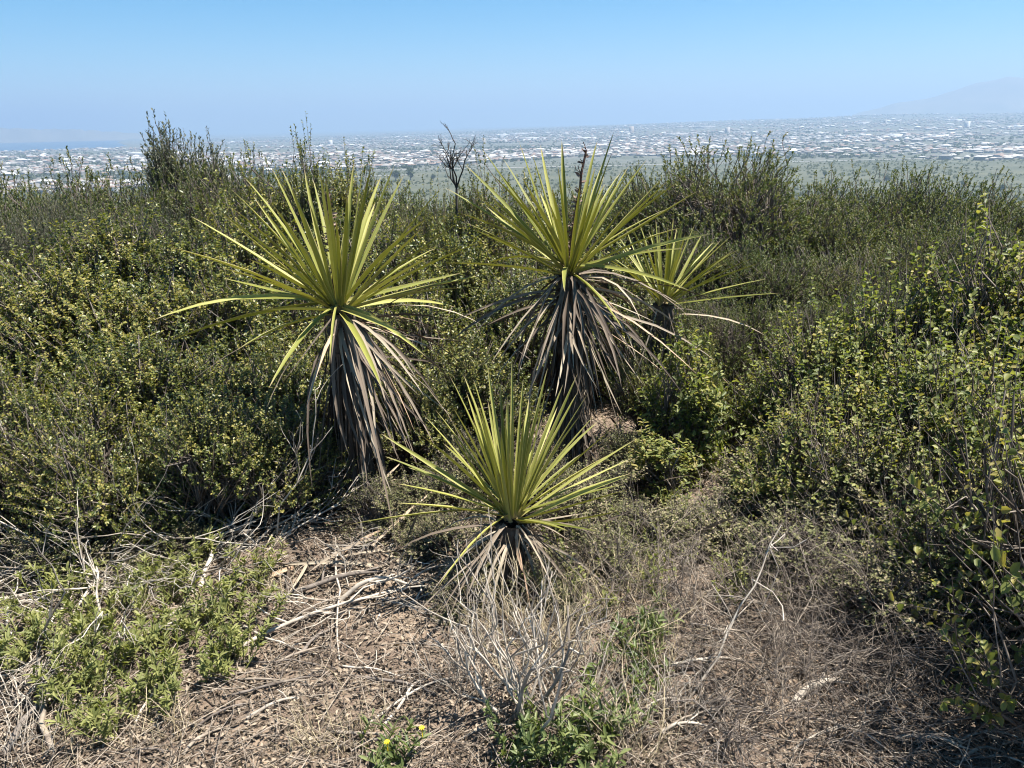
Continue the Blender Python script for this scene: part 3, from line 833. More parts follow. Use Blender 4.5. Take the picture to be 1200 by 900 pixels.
for lab, spots in {
 'half dry twiggy shrub between the pale sandy gap and the sumac': ((985, 470, 3.2, .38), (900, 540, 3.0, .34)),
 'half dry twiggy shrub growing out under the sumac branches': ((1060, 500, 2.8, .38), (1140, 600, 2.3, .34), (1060, 640, 2.25, .3), (970, 590, 2.6, .36)),
 'half dry twiggy shrub beside the long pale leaning stalk': ((850, 590, 2.85, .28), (800, 600, 2.8, .22), (760, 590, 2.85, .2)),
 'half dry twiggy shrub in the shade between the young yucca and the tall trunks': ((550, 655, 2.45, .15), (640, 650, 2.45, .16), (500, 545, 3.1, .24), (555, 500, 3.3, .26), (640, 520, 3.2, .26), (715, 540, 3.1, .24), (735, 495, 3.55, .22), (470, 590, 2.9, .2), (445, 560, 3.0, .2), (520, 600, 2.8, .2), (680, 560, 3.0, .22), (700, 610, 2.65, .2)),
 'half dry twiggy shrub on the near side of the brush heaps': ((60, 610, 2.75, .25), (190, 620, 2.75, .22))}.items():
    for px, py, Y, r in spots:
        place_shrub('twiggy_shrub', 'twiggy', px, py, Y, r, lab, 'half dry shrubs ' + ' '.join(lab.split()[-4:]))

# ------------------------------------------------------------------ yuccas
def leaf_mesh(b, t, nhint, sag, W, rg, dead=False, curl=0.0):
    """one sword leaf from b to t as a folded channel; nhint = direction its inner face looks"""
    b = np.asarray(b, float); t = np.asarray(t, float)
    L = np.linalg.norm(t - b)
    u = np.array([0, .05, .16, .34, .55, .76, .92, 1.0])
    wprof = np.array([1.3, .85, .84, .97, .92, .66, .34, .02]) if not dead else np.array([1.1, .8, .7, .75, .7, .5, .25, .03])
    c = (b + t) / 2 + np.array([0, 0, 1.0]) * sag * L
    if curl:
        c = c + rg.normal(0, curl, 3) * L
    P = (1 - u)[:, None] ** 2 * b + 2 * (u * (1 - u))[:, None] * c + u[:, None] ** 2 * t
    T = nrm(np.gradient(P, axis=0))
    nh = np.asarray(nhint, float)
    Nn = nrm(nh[None] - T * (T @ nh)[:, None])
    S = np.cross(T, Nn)
    tw = rg.normal(0, .42) + (rg.normal(0, .5) * u if dead else 0 * u)
    S, Nn = S * np.cos(tw + 0 * u)[:, None] + Nn * np.sin(tw + 0 * u)[:, None], Nn * np.cos(tw + 0 * u)[:, None] - S * np.sin(tw + 0 * u)[:, None]
    hw = (wprof * W / 2)[:, None]
    ch = .8 if not dead else .5
    V = np.stack([P + S * hw + Nn * hw * ch, P, P - S * hw + Nn * hw * ch], 1).reshape(-1, 3)
    uv = np.stack([np.repeat(u, 3), np.tile([0, .5, 1.0], len(u))], -1)
    F = []
    for k in range(len(u) - 1):
        a = 3 * k
        F += [[a, a + 3, a + 4, a + 1], [a + 1, a + 4, a + 5, a + 2]]
    return build_mesh('leaf', V, [np.array(F)], [M['yuccadark' if dead == 'dark' else 'yuccadead' if dead else 'yucca']], uv=uv, smooth=False)

def make_yucca(label, center_px, Y, foot_px, tips, n_extra, L0, W0, skirt, seed, drops=(), stalk=None, cone=(25, 80)):
    rg = RNG(seed)
    C = at_y(center_px[0], center_px[1], Y)
    foot = at_y(foot_px[0], foot_px[1], Y)
    fx = foot[0]; fy = Y + .02
    g = float(ground_z(fx, fy))
    O = np.array([fx, fy, g])
    root = tag(link('yucca', None, loc=tuple(O)), label, 'yucca')
    Cl = C - O
    # trunk with rough leaf-base rings
    K = 26
    u = np.linspace(0, 1, K)
    Pt = np.stack([Cl[0] * u ** 1.3, Cl[1] * u, -.08 + (Cl[2] + .08 - .02) * u], -1)
    Rt = .075 * (1 - .25 * u) * (1 + .1 * ((np.arange(K) % 2) * 2 - 1))
    s = Soup(); tubes(s, Pt[None], Rt[None], 12)
    link('trunk', s.mesh('trunk', [M['ytrunk']], smooth=False), root)
    def add_leaf(tip, sag, W, inner):
        d = tip - Cl; hd = d * np.array([1, 1, 0]); hd = hd / max(np.linalg.norm(hd), 1e-4)
        b = Cl + hd * .028 + np.array([0, 0, rg.uniform(-.03, .03)])
        link('leaf', leaf_mesh(b, tip, inner, sag + rg.normal(0, .022), W, rg, curl=.012), root)
    up = np.array([0, 0, 1.0])
    for tp in tips:
        px, py, side = tp[:3]
        dr = ray(px, py)
        rel = CAM - C
        # point on the pixel ray at leaf length from the crown centre
        tb = -rel @ dr
        d2 = rel @ rel - tb * tb
        L = max(L0 * rg.uniform(.93, 1.03), math.sqrt(max(d2, 0)) * 1.01)
        off = math.sqrt(max(L * L - d2, 0))
        if len(tp) > 3: off *= tp[3]
        tt = tb + off * side
        tip = CAM + dr * tt - O
        d = nrm(tip - Cl)
        hd = nrm(d * np.array([1, 1, 0]))
        inner = nrm(up * 1.0 - hd * .9 * max(0, d[2]) + up * .2)
        sag = .03 if d[2] > .1 else .10
        add_leaf(tip, sag, W0 * rg.uniform(.72, 1.12), inner)
    for k in range(n_extra):
        az = k * 2.399963 + rg.normal(0, .1)
        el = math.radians(rg.uniform(*cone))
        d = np.array([math.cos(az) * math.cos(el), math.sin(az) * math.cos(el), math.sin(el)])
        L = L0 * rg.uniform(.68, .97)
        hd = nrm(d * np.array([1, 1, 0]))
        inner = nrm(up * 1.2 - hd * .9 * max(0, d[2]))
        add_leaf(Cl + d * L, .03, W0 * rg.uniform(.75, 1.05), inner)
    # skirt: old leaves hugging the trunk in a colour darkened for shade, paler dead leaves arching out below the crown
    n_hug, n_out, bias = skirt
    H = Cl[2]
    for k in range(n_hug):
        az = k * 2.399963 + rg.normal(0, .3)
        f = rg.random() * .75
        hd = np.array([math.cos(az), math.sin(az), 0])
        b = np.array([np.interp(1 - f, u, Pt[:, i_]) for i_ in range(3)]) + hd * rg.uniform(.04, .075)
        L = min(L0 * rg.uniform(.45, .95), b[2] + .02)
        t = b + hd * L * rg.uniform(.02, .2) + np.array([rg.normal(0, .025), rg.normal(0, .025), -L * .97])
        gl = float(ground_z(O[0] + t[0], O[1] + t[1])) - g + .01
        t[2] = max(t[2], gl)
        link('dead_leaf', leaf_mesh(b, t, hd + np.array([0, 0, .2]), rg.uniform(.02, .1), W0 * rg.uniform(.4, 1.0), rg, dead='dark', curl=.09), root)
    for k in range(n_out):
        az = k * 2.399963 + rg.normal(0, .3)
        hd = np.array([math.cos(az), math.sin(az), 0])
        if rg.random() < bias * max(0, -hd[0] + .3):
            az = math.pi - az; hd = np.array([math.cos(az), math.sin(az), 0])
        f = rg.random() ** 1.4 * .22
        b = np.array([np.interp(1 - f, u, Pt[:, i_]) for i_ in range(3)]) + hd * .05
        L = L0 * rg.uniform(.55, .98)
        dip = math.radians(rg.uniform(12, 76))
        t = b + hd * L * math.cos(dip) + np.array([rg.normal(0, .03), rg.normal(0, .03), -L * math.sin(dip)])
        gl = float(ground_z(O[0] + t[0], O[1] + t[1])) - g + .01
        if t[2] < gl:
            t[2] = gl + rg.uniform(0, .05)
        link('dead_leaf', leaf_mesh(b, t, hd * .6 + up, rg.uniform(.06, .25), W0 * rg.uniform(.4, .95), rg, dead=True, curl=.1), root)
    for tp in drops:
        px, py, side = tp[:3]
        fr = tp[3] if len(tp) > 3 else .9
        dr = ray(px, py); rel = CAM - C; tb = -rel @ dr; d2 = rel @ rel - tb * tb
        L = max(L0 * rg.uniform(.8, 1.0), math.sqrt(d2) * 1.01)
        tip = CAM + dr * (tb + side * math.sqrt(max(L * L - d2, 0)) * fr) - O
        hd = nrm((tip - Cl) * np.array([1, 1, 0]))
        b = Cl + hd * .05 + np.array([0, 0, -rg.uniform(.02, .10)])
        gl = float(ground_z(O[0] + tip[0], O[1] + tip[1])) - g + .01
        tip[2] = max(tip[2], gl)
        link('dead_leaf', leaf_mesh(b, tip, hd * .5 + up, .18, W0 * rg.uniform(.65, .95), rg, dead=True, curl=.04), root)
    if stalk:
        tp = at_y(stalk[0], stalk[1], Y + stalk[2]) - O
        s = Soup()
        A = np.array([Cl + np.array([0, 0, .02])]); B = np.array([tp])
        pth = wobble_paths(rg, A, B, 12, .012)
        tubes(s, pth, np.linspace(.011, .005, 12)[None], 7)
        so = link('flower_stalk', s.mesh('flower_stalk', [M['stalk']]), root)
        so['label'] = 'dried reddish brown flower stalk'
        # dry bracts and stubs of side branches
        n = 70
        q = rg.random(n) ** .8; ip = q * 11; i0 = np.minimum(ip.astype(int), 10)
        bb = pth[0, i0] * (1 - (ip - i0))[:, None] + pth[0, i0 + 1] * (ip - i0)[:, None]
        s = Soup(); dd = rand_dirs(rg, n); dd[:, 2] = np.abs(dd[:, 2]) * .6
        leaves(s, bb, dd, rand_dirs(rg, n), rg.uniform(.015, .04, n), rg.uniform(.008, .016, n), shape='hex')
        n2 = 9
        ia = rg.integers(6, 12, n2)
        dd = rand_dirs(rg, n2); dd[:, 2] = np.abs(dd[:, 2]) + .3
        tubes(s, wobble_paths(rg, pth[0, ia], pth[0, ia] + nrm(dd) * rg.uniform(.02, .05, n2)[:, None], 4, .08), np.full((n2, 4), .0018), 4)
        tag(link('dry_bracts', s.mesh('dry_bracts', [M['bract']]), so), kind='stuff')
    return root
M['ytrunk'] = bark_mat('yucca_trunk_bark', (.03, .025, .02), (.1, .082, .065), scale=60)
M['stalk'] = bark_mat('flower_stalk_bark', (.035, .02, .018), (.1, .06, .05), scale=50)
M['bract'] = bark_mat('dry_bract', (.07, .04, .034), (.34, .25, .2), scale=40)

def zl(pts, ox, oy):
    return [(ox + p[0] / 3, oy + p[1] / 3, *p[2:]) for p in pts]
left_tips = zl([(130, 220, 1), (60, 330, -1), (415, 50, 1), (450, 55, 1), (530, 55, 1), (320, 85, 1), (265, 120, 1), (275, 190, -1), (250, 220, -1),
                (705, 30, 1), (765, 40, -1), (800, 80, 1), (880, 75, 1), (1020, 110, -1), (1070, 245, 1), (1165, 305, -1), (0, 585, -1), (40, 665, -1),
                (295, 690, -1), (405, 825, -1), (620, 735, -1), (805, 830, -1), (960, 715, -1), (1060, 540, 1), (640, 235, -1, .8), (350, 150, 1), (480, 110, -1, .8),
                (560, 90, 1), (610, 130, 1), (740, 120, -1, .8), (680, 140, -1, .7), (850, 130, 1), (230, 400, -1), (960, 230, -1), (420, 180, -1, .8)], 180, 180)
make_yucca('tall yucca with green sword leaves and wide dark trunk, beside the scrub oak thicket', (397, 360), 3.25, (425, 600), left_tips, 24, .70, .024,
           (130, 84, .9), 201,
           drops=zl([(535, 900, -1), (400, 890, -1), (135, 800, -1), (760, 900, -1), (905, 890, -1), (1090, 770, 1), (1180, 465, 1), (1150, 600, 1), (1170, 740, 1),
                     (1050, 590, 1), (1010, 880, -1), (950, 850, -1), (1080, 840, 1)], 180, 180) + [(465, 640, -1)],
           stalk=(383, 228, -.04), cone=(0, 78))
mid_tips = zl([(5, 240, 1), (75, 160, 1), (60, 330, -1), (140, 110, 1), (165, 190, -1), (265, 80, 1), (270, 195, -1, .8), (340, 90, 1), (415, 70, 1), (540, 75, 1), (570, 130, 1),
               (530, 120, 1), (650, 165, 1), (715, 140, 1), (780, 195, 1), (790, 215, -1), (830, 215, -1), (895, 250, -1), (840, 380, 1), (950, 400, -1), (860, 600, -1),
               (0, 505, -1), (150, 508, 1), (425, 605, -1), (630, 740, -1), (480, 230, -1, .7), (380, 240, -1, .7), (560, 260, -1, .8), (210, 140, 1), (620, 190, 1),
               (300, 260, -1, .8), (640, 300, -1), (120, 270, -1)], 520, 140)
make_yucca('tall yucca with a dried reddish flower stalk and a full skirt of dead leaves', (667, 317), 3.6, (672, 530), mid_tips, 22, .68, .024,
           (165, 105, .3), 202,
           drops=zl([(850, 750, 1), (20, 715, -1), (0, 800, -1), (165, 860, -1), (265, 890, -1), (385, 900, -1), (440, 900, -1), (600, 860, -1), (700, 890, -1), (770, 765, 1),
                     (640, 880, -1), (330, 880, -1), (560, 820, -1), (220, 840, -1), (1060, 690, 1), (840, 660, 1), (920, 690, 1), (740, 840, 1), (90, 780, 1)], 520, 140),
           stalk=(687, 176, .05), cone=(0, 78))
back_tips = zl([(600, 420, 1), (640, 380, 1), (680, 345, 1), (745, 350, 1), (800, 400, -1), (885, 365, 1), (910, 400, 1), (850, 400, -1), (1010, 410, 1), (1040, 455, -1), (1110, 505, -1),
                (1080, 490, 1), (1190, 610, -1), (700, 420, -1), (950, 430, 1), (1000, 470, -1), (560, 480, -1), (820, 380, 1), (720, 390, 1), (980, 420, 1), (1140, 560, 1)], 520, 140)
make_yucca('smaller yucca with thin pale leaves half hidden behind the one with the flower stalk', (778, 352), 4.15, (775, 470), back_tips, 22, .52, .018,
           (50, 16, .3), 203, drops=zl([(1130, 760, 1)], 520, 140), cone=(20, 80))
front_tips = zl([(155, 405, -1), (140, 325, 1), (380, 120, 1), (430, 120, 1), (465, 135, 1), (515, 85, 1), (600, 60, 1), (725, 95, 1), (720, 170, -1, .8), (830, 115, 1), (830, 180, 1), (870, 180, 1),
                 (905, 280, 1), (950, 310, -1), (1035, 345, 1), (1025, 410, 1), (1020, 470, -1), (1010, 520, -1), (980, 595, -1), (910, 670, -1), (340, 865, -1), (25, 645, -1),
                 (190, 500, -1), (195, 570, -1), (290, 260, 1), (280, 330, -1), (390, 230, -1, .8), (660, 200, 1), (700, 200, -1, .8), (330, 240, 1), (560, 150, 1), (600, 260, -1, .7),
                 (480, 220, -1, .8), (760, 230, 1), (840, 260, -1), (240, 420, 1), (440, 180, 1), (640, 130, 1), (780, 150, 1)], 400, 400)
make_yucca('low young yucca rosette of bright yellow green leaves growing at the clearing edge', (600, 603), 2.55, (592, 690), front_tips, 30, .52, .0185,
           (60, 64, 0), 204, cone=(8, 80))

# ------------------------------------------------------------------ dead trees, twig bushes, weeds, branches
def twig_tree(rg, soup, root, dirs, lens, rad, levels, kids, spread, K=5, amp=.05, shrink=.6):
    """recursive bare branching, level by level, vectorised"""
    A = np.repeat(np.asarray(root, float)[None], len(dirs), 0) if np.ndim(root) == 1 else root
    D = nrm(dirs); Ls = np.asarray(lens, float); R = np.asarray(rad, float)
    ends = []
    for lv in range(levels):
        B = A + D * Ls[:, None]
        P = wobble_paths(rg, A, B, K, amp)
        tubes(soup, P, np.linspace(1, .55, K)[None] * R[:, None], 5 if lv == 0 else 4 if lv == 1 else 3)
        if lv == levels - 1:
            ends = P; break
        n = len(A)
        ki = np.repeat(np.arange(n), kids)
        f = rg.integers(2, K, len(ki))
        A = P[ki, f]
        D = nrm(D[ki] + rg.normal(0, spread, (len(ki), 3)))
        Ls = Ls[ki] * shrink * rg.uniform(.6, 1.25, len(ki))
        R = R[ki] * .55
    return ends

def bare_plant(name, p, n_main, length, rad, levels, kids, spread, tilt, label, cat, mat, seed, group=None, up=1.0):
    rg = RNG(seed)
    root = tag(link(name, None, loc=tuple(p)), label, cat, group)
    d = rand_dirs(rg, n_main) * tilt; d[:, 2] = up
    s = Soup()
    rt = np.concatenate([rg.normal(0, .045, (n_main, 2)), np.full((n_main, 1), -.03)], 1)
    twig_tree(rg, s, rt, d, rg.uniform(.6, 1.1, n_main) * length, rg.uniform(.7, 1.2, n_main) * rad, levels, kids, spread)
    link('branches', s.mesh('branches', [M[mat]]), root)
    return root

# dark dead tree above the thicket: one stem that forks into a candelabra
def dead_tree():
    rg = RNG(301)
    Y = 6.2
    top = at_y(535, 155, Y); x = at_y(541, 300, Y)[0]
    g = float(ground_z(x, Y))
    root = tag(link('dead_shrub', None, loc=(x, Y, g)), 'dark bare dead shrub with a forked candelabra top rising between the two tall yuccas', 'dead shrub')
    hgt = top[2] - g
    s = Soup()
    fork = np.array([-.02, 0, hgt - .42])
    tubes(s, wobble_paths(rg, np.array([[0, 0, -.1]]), fork[None], 8, .01), np.linspace(.015, .010, 8)[None], 7)
    link('trunk', s.mesh('trunk', [M['darkdead']]), root)
    s = Soup()
    d = np.array([[-.32, 0, 1], [.3, .1, 1], [0.02, -.1, 1.1], [-.12, .2, 1.1], [.16, -.2, 1.0]])
    twig_tree(rg, s, fork, d, np.array([.3, .3, .34, .32, .28]), np.full(5, .007), 4, 3, .5, K=6, amp=.05, shrink=.5)
    link('branches', s.mesh('branches', [M['darkdead']]), root)
dead_tree()
for k, (px, py, Y, hh) in enumerate(((70, 178, 8.2, .5), (30, 186, 8.4, .3))):
    p = at_y(px, py, Y)
    g = float(ground_z(p[0], Y))
    bare_plant('dead_shrub', (p[0], Y, g), 3, (p[2] - g) * .5, .008, 3, 4, .2, .05,
               'thin dark dead stalk sticking up from the thicket', 'dead shrub', 'darkdead', 310 + k, 'dead stalks above the thicket')

# bleached twig bush in front of the young yucca
p = on_ground(612, 838)
bare_plant('dead_bush', p, 16, .36, .0055, 3, 3, .3, .6, 'bleached leafless bush of pale radiating stems standing before the young yucca', 'dead bush', 'bleached', 321)
p = on_ground(640, 800)
bare_plant('dead_bush', p, 16, .34, .0024, 3, 3, .38, .8, 'finer pale leafless bush tangled behind the bleached radiating stems', 'dead bush', 'drystraw', 322)
# long bent dry stalk on the right
p = on_ground(802, 822)
q = at_y(916, 615, p[1] + .25)
s = Soup(); rg = RNG(323)
tubes(s, wobble_paths(rg, np.array([[0, 0, -.02]]), (q - p)[None], 9, .015), np.linspace(.0042, .0015, 9)[None], 5)
root = tag(link('dry_stalk', None, loc=tuple(p)), 'long pale dry stalk leaning over the low half dry shrubs', 'dry stalk')
link('stem', s.mesh('stem', [M['bleached']]), root)
s = Soup(); ft = rg.uniform(.3, .95, 12)[:, None]; A = (q - p)[None] * ft
tubes(s, wobble_paths(rg, A, A + nrm(rg.normal(0, 1, (12, 3)) + np.array([.3, 0, .3])) * rg.uniform(.08, .22, (12, 1)), 4, .06), np.full((12, 4), .0018), 4)
link('side_twigs', s.mesh('side_twigs', [M['bleached']]), root)
# dry bushes: brush heap left, thickets of thin twigs right
for k, (px, py, n, ln) in enumerate(((30, 650, 24, .55), (120, 665, 24, .5), (215, 660, 22, .45), (300, 640, 18, .42), (-40, 700, 24, .5), (40, 760, 18, .34), (130, 735, 18, .32), (20, 850, 14, .3), (430, 690, 16, .28))):
    p = on_ground(px, py)
    bare_plant('brush_heap', p, n, ln, .0048, 3, 3, .32, 1.9, ('heap of bleached grey dead brush at the foot of the scrub oaks' if k < 5 else 'flattened grey dead brush tangled with the pale weeds' if k < 8 else 'grey curved brush piled against the young yucca'), 'brush heap', 'bleached', 330 + k, None if k == 8 else 'dead brush under the scrub oaks' if k < 5 else 'dead brush among the weeds', up=.6 if k < 5 else .35)
for k, (px, py, n, ln) in enumerate(((840, 745, 26, .42), (930, 790, 26, .45), (1020, 760, 28, .5), (1120, 800, 26, .5), (1010, 690, 26, .45), (900, 690, 26, .4), (1190, 760, 22, .5), (780, 720, 22, .34), (700, 745, 20, .3), (740, 690, 20, .3), (840, 850, 20, .3), (930, 865, 18, .3), (1060, 860, 18, .3), (660, 650, 18, .28), (820, 640, 20, .3), (960, 760, 34, .36), (1060, 800, 36, .4), (1150, 860, 34, .36), (1000, 845, 34, .34), (890, 800, 30, .32), (1120, 740, 34, .4), (1180, 800, 30, .4))):
    p = on_ground(px, py)
    bare_plant('dry_bush', p, n * 2 // 3, ln * .8, .0026, 3, 4, .55, 1.7, 'low tangle of thin dry twigs under the bright green sumac bushes', 'dry bush', ('stem', 'littertwig')[k % 2], 350 + k, 'dry twig tangles under the sumac')

# weeds
def weed(name, p, n_stem, hgt, m_leaf, ll, lw, label, mat, seed, group=None, tilt=.5, flowers=0, bunch=False):
    rg = RNG(seed)
    root = tag(link(name, None, loc=tuple(p)), label, 'weed', group)
    d = rand_dirs(rg, n_stem) * tilt; d[:, 2] = 1
    A = np.concatenate([rg.normal(0, .03, (n_stem, 2)), np.full((n_stem, 1), -.02)], 1)
    B = A + nrm(d) * (rg.uniform(.5, 1.1, n_stem) * hgt)[:, None]
    P = wobble_paths(rg, A, B, 5, .04)
    s = Soup(); tubes(s, P, np.linspace(.003, .0013, 5)[None] * np.ones((n_stem, 1)), 4)
    link('stems', s.mesh('stems', [M['olive' if mat == 'olive' else 'weed']]), root)
    t = rg.random((n_stem, m_leaf)) ** (.45 if bunch else .8) * 3.999
    i0 = t.astype(int); f = (t - i0)[..., None]
    ar = np.arange(n_stem)[:, None]
    Bp = (P[ar, i0] * (1 - f) + P[ar, i0 + 1] * f).reshape(-1, 3)
    ax = np.repeat(nrm(B - A), m_leaf, 0); n = len(Bp)
    side = rand_dirs(rg, n); side = nrm(side - ax * (side * ax).sum(1, keepdims=True))
    s = Soup(); q = rg.uniform(.6, 1.2, n)
    leaves(s, Bp, nrm(side + ax * .7), nrm(ax + np.array([0, 0, .5])), q * ll, q * lw, shape='hex')
    tag(link('leaves', s.mesh('leaves', [M[mat]]), root), kind='stuff')
    for k in range(flowers):
        c = P[k, -1] + np.array([0, 0, .03])
        fs = Soup()
        for j in range(8):
            a = j * math.pi / 4
            dd = np.array([[math.cos(a), math.sin(a), .25]])
            leaves(fs, c[None], dd, np.array([[0, 0, 1.0]]), np.array([.009]), np.array([.006]), shape='hex')
        tubes(fs, np.array([[P[k, -1], c]]), np.full((1, 2), .0014), 4)
        link('flower', fs.mesh('flower', [M['petal']]), root)
    return root

L_W1 = 'pale olive green weed with clustered narrow leaves among the dead brush'
for k, (px, py) in enumerate(((60, 760), (110, 740), (150, 720), (190, 760), (235, 735), (120, 800), (165, 830), (255, 790), (40, 730), (215, 700), (90, 700), (290, 760), (130, 860), (240, 660), (20, 780), (70, 830), (190, 690), (150, 770), (275, 725), (200, 805), (95, 775), (310, 690))):
    weed('pale_weed', on_ground(px, py), 14, .2, 26, .030, .0068, L_W1, 'olive', 400 + k, 'pale weeds in the dead brush', tilt=.7, bunch=True)
weed('flowering_weed', on_ground(455, 900), 14, .14, 16, .034, .009, 'low green weed with small yellow flowers on the bare soil', 'weed', 430, tilt=.9, flowers=2)
for k, (px, py) in enumerate(((600, 890), (655, 895), (690, 860), (725, 845), (760, 800), (735, 770), (765, 745), (640, 870), (700, 900))):
    weed('green_weed', on_ground(px, py), 12, .17, 18, .034, .0085, 'green weed with dense narrow leaves beside the bleached leafless bush', 'weed', 440 + k, 'green weeds beside the bleached bush', tilt=.7)
for k, (px, py) in enumerate(((715, 680), (745, 640), (690, 640), (780, 660), (800, 610), (660, 700), (830, 640), (760, 700), (700, 720), (650, 660), (850, 700))):
    weed('yellowish_weed', on_ground(px, py), 12, .2, 18, .018, .008, 'yellowish small leaved weed growing at the side of the young yucca', 'olive', 460 + k, 'yellowish weeds by the young yucca', tilt=.6)

# dry grass tufts
def dry_tuft(p, n, hgt, seed, label, group):
    rg = RNG(seed)
    root = tag(link('dry_tuft', None, loc=tuple(p)), label, 'grass tuft', group)
    d = rand_dirs(rg, n) * .75; d[:, 2] = 1
    A = np.concatenate([rg.normal(0, .05, (n, 2)), np.full((n, 1), -.01)], 1)
    B = A + nrm(d) * (rg.uniform(.35, 1.1, n) * hgt)[:, None]
    P = wobble_paths(rg, A, B, 4, .05)
    P[:, -1, 2] -= rg.uniform(0, .06, n)
    sp = Soup(); tubes(sp, P, np.array([1, .9, .7, .3])[None] * rg.uniform(.0009, .0018, n)[:, None], 3)
    link('blades', sp.mesh('blades', [M['drystraw' if seed % 3 else 'bleached']]), root)
for k, (px, py) in enumerate(((560, 760), (590, 720), (640, 745), (690, 790), (720, 720), (760, 780), (780, 840), (740, 880), (670, 690), (540, 800),
                              (560, 690), (620, 690), (690, 845))):
    dry_tuft(on_ground(px, py), 70, .26, 480 + k, 'thin tuft of straw coloured dry grass around the bleached leafless bush', 'dry grass tufts')
for k, (px, py) in enumerate(((30, 880), (100, 870), (200, 860), (60, 800), (180, 720), (320, 700), (420, 660), (430, 870), (360, 880))):
    dry_tuft(on_ground(px, py), 45, .2, 510 + k, 'short tuft of dry grass among the pale weeds and bare soil', 'dry grass in the clearing')

# branches lying on the ground: single pieces
def lying(px0, py0, px1, py1, rad, lift=.02, label=None, group=None, mat='bleached', seed=0, kids=3, name='fallen_branch'):
    rg = RNG(seed)
    a = on_ground(px0, py0); b = on_ground(px1, py1)
    K = 9
    P = wobble_paths(rg, np.zeros((1, 3)), (b - a)[None], K, .018)
    for k in range(K):
        P[0, k, 2] = float(ground_z(a[0] + P[0, k, 0], a[1] + P[0, k, 1])) - a[2] + rad * .5 + lift * math.sin(k / (K - 1) * math.pi)
    root = tag(link(name, None, loc=tuple(a)), label, 'branch', group)
    s = Soup(); tubes(s, P, np.linspace(1, .5, K)[None] * rad, 6)
    link('stem', s.mesh('stem', [M[mat]]), root)
    if kids:
        s = Soup(); kk = rg.integers(3, K - 1, kids); A = P[0, kk]
        L = np.linalg.norm(b - a)
        d = nrm((b - a)[None] / L + rg.normal(0, .6, (kids, 3)) * np.array([1, 1, .25])); d[:, 2] = np.abs(d[:, 2]) * .4
        tubes(s, wobble_paths(rg, A, A + d * rg.uniform(.15, .4, (kids, 1)) * L, 5, .05), np.linspace(.5, .25, 5)[None] * rad * np.ones((kids, 1)), 4)
        tag(link('side_twigs', s.mesh('side_twigs', [M[mat]]), root), kind='stuff')
    return root
lying(0, 585, 118, 520, .012, .12, 'thick grey dead limb sloping up out of the dead brush', seed=500, kids=5)
lying(5, 720, 62, 716, .012, .03, 'short stout pale branch end lying among the pale weeds', seed=501, kids=1)
lying(35, 690, 58, 640, .011, .05, 'pale forked upright stub in the dead brush', seed=502, kids=2)
lying(235, 690, 258, 645, .012, .04, 'split grey stump of broken wood at the clearing edge', seed=503, kids=4)
lying(250, 780, 470, 690, .008, .03, 'long grey branch running across the bare soil to the young yucca', seed=504, kids=6)
lying(350, 775, 395, 735, .007, .02, 'dark short stick lying on the bare soil', seed=505, kids=1, mat='stem')
lying(395, 640, 398, 775, .005, .04, 'thin straight pale stick lying down the bare slope', seed=506, kids=1)
lying(400, 705, 480, 688, .010, .06, 'smooth curved grey branch bundle end by the left side of the young yucca', seed=507, kids=5)
lying(290, 845, 350, 820, .006, .02, 'crooked pale twig near the flowering weed', seed=508, kids=2)
lying(830, 425, 872, 440, .010, .05, 'brown stick over the pale sandy gap beside the upright bright green bush', seed=509, kids=0, mat='stem')
lying(930, 830, 985, 800, .014, .03, 'thick pale log end in the dappled shade under the sumac', seed=510, kids=2)
lying(1020, 690, 1110, 700, .010, .08, 'dark limb with lichen under the sumac bushes', seed=511, kids=3, mat='stem')
for k, (a_, b_, c_, d_, r_) in enumerate(((5, 890, 80, 800, .012), (62, 880, 66, 800, .010), (20, 800, 95, 835, .010), (105, 770, 60, 745, .009), (330, 700, 460, 672, .011))):
    lying(a_, b_, c_, d_, r_, .035, 'thick gnarled grey root half buried in the soil beside the pale weeds' if k < 4 else 'smooth grey root lying above the bare soil under the tall yucca', 'gnarled roots' if k < 4 else None, seed=515 + k, kids=4, mat='littertwig' if k % 2 else 'stem', name='exposed_root')
rg = RNG(520)
for k in range(46):
    px = rg.uniform(20, 560); py = rg.uniform(650, 890); a = rg.normal(-.45, .45); L = rg.uniform(50, 150)
    lying(px, py, px + L * math.cos(a), py + L * math.sin(a) * .7, rg.uniform(.0028, .006), .02, 'slender bleached dead stick strewn on the bare soil of the clearing', 'sticks strewn on the clearing',
          seed=530 + k, kids=int(rg.integers(1, 4)), name='fallen_stick', mat=('bleached', 'littertwig', 'stem')[k % 3])
for k in range(34):
    px = rg.uniform(700, 1190); py = rg.uniform(690, 895); a = rg.uniform(-.7, .7); L = rg.uniform(50, 140)
    lying(px, py, px + L * math.cos(a), py + L * math.sin(a) * .7, rg.uniform(.0028, .006), .04, 'slender dead stick lying in the litter under the sumac and dry twigs', 'sticks strewn under the sumac',
          seed=630 + k, kids=int(rg.integers(1, 4)), name='fallen_stick', mat=('littertwig', 'stem', 'bleached')[k % 3])

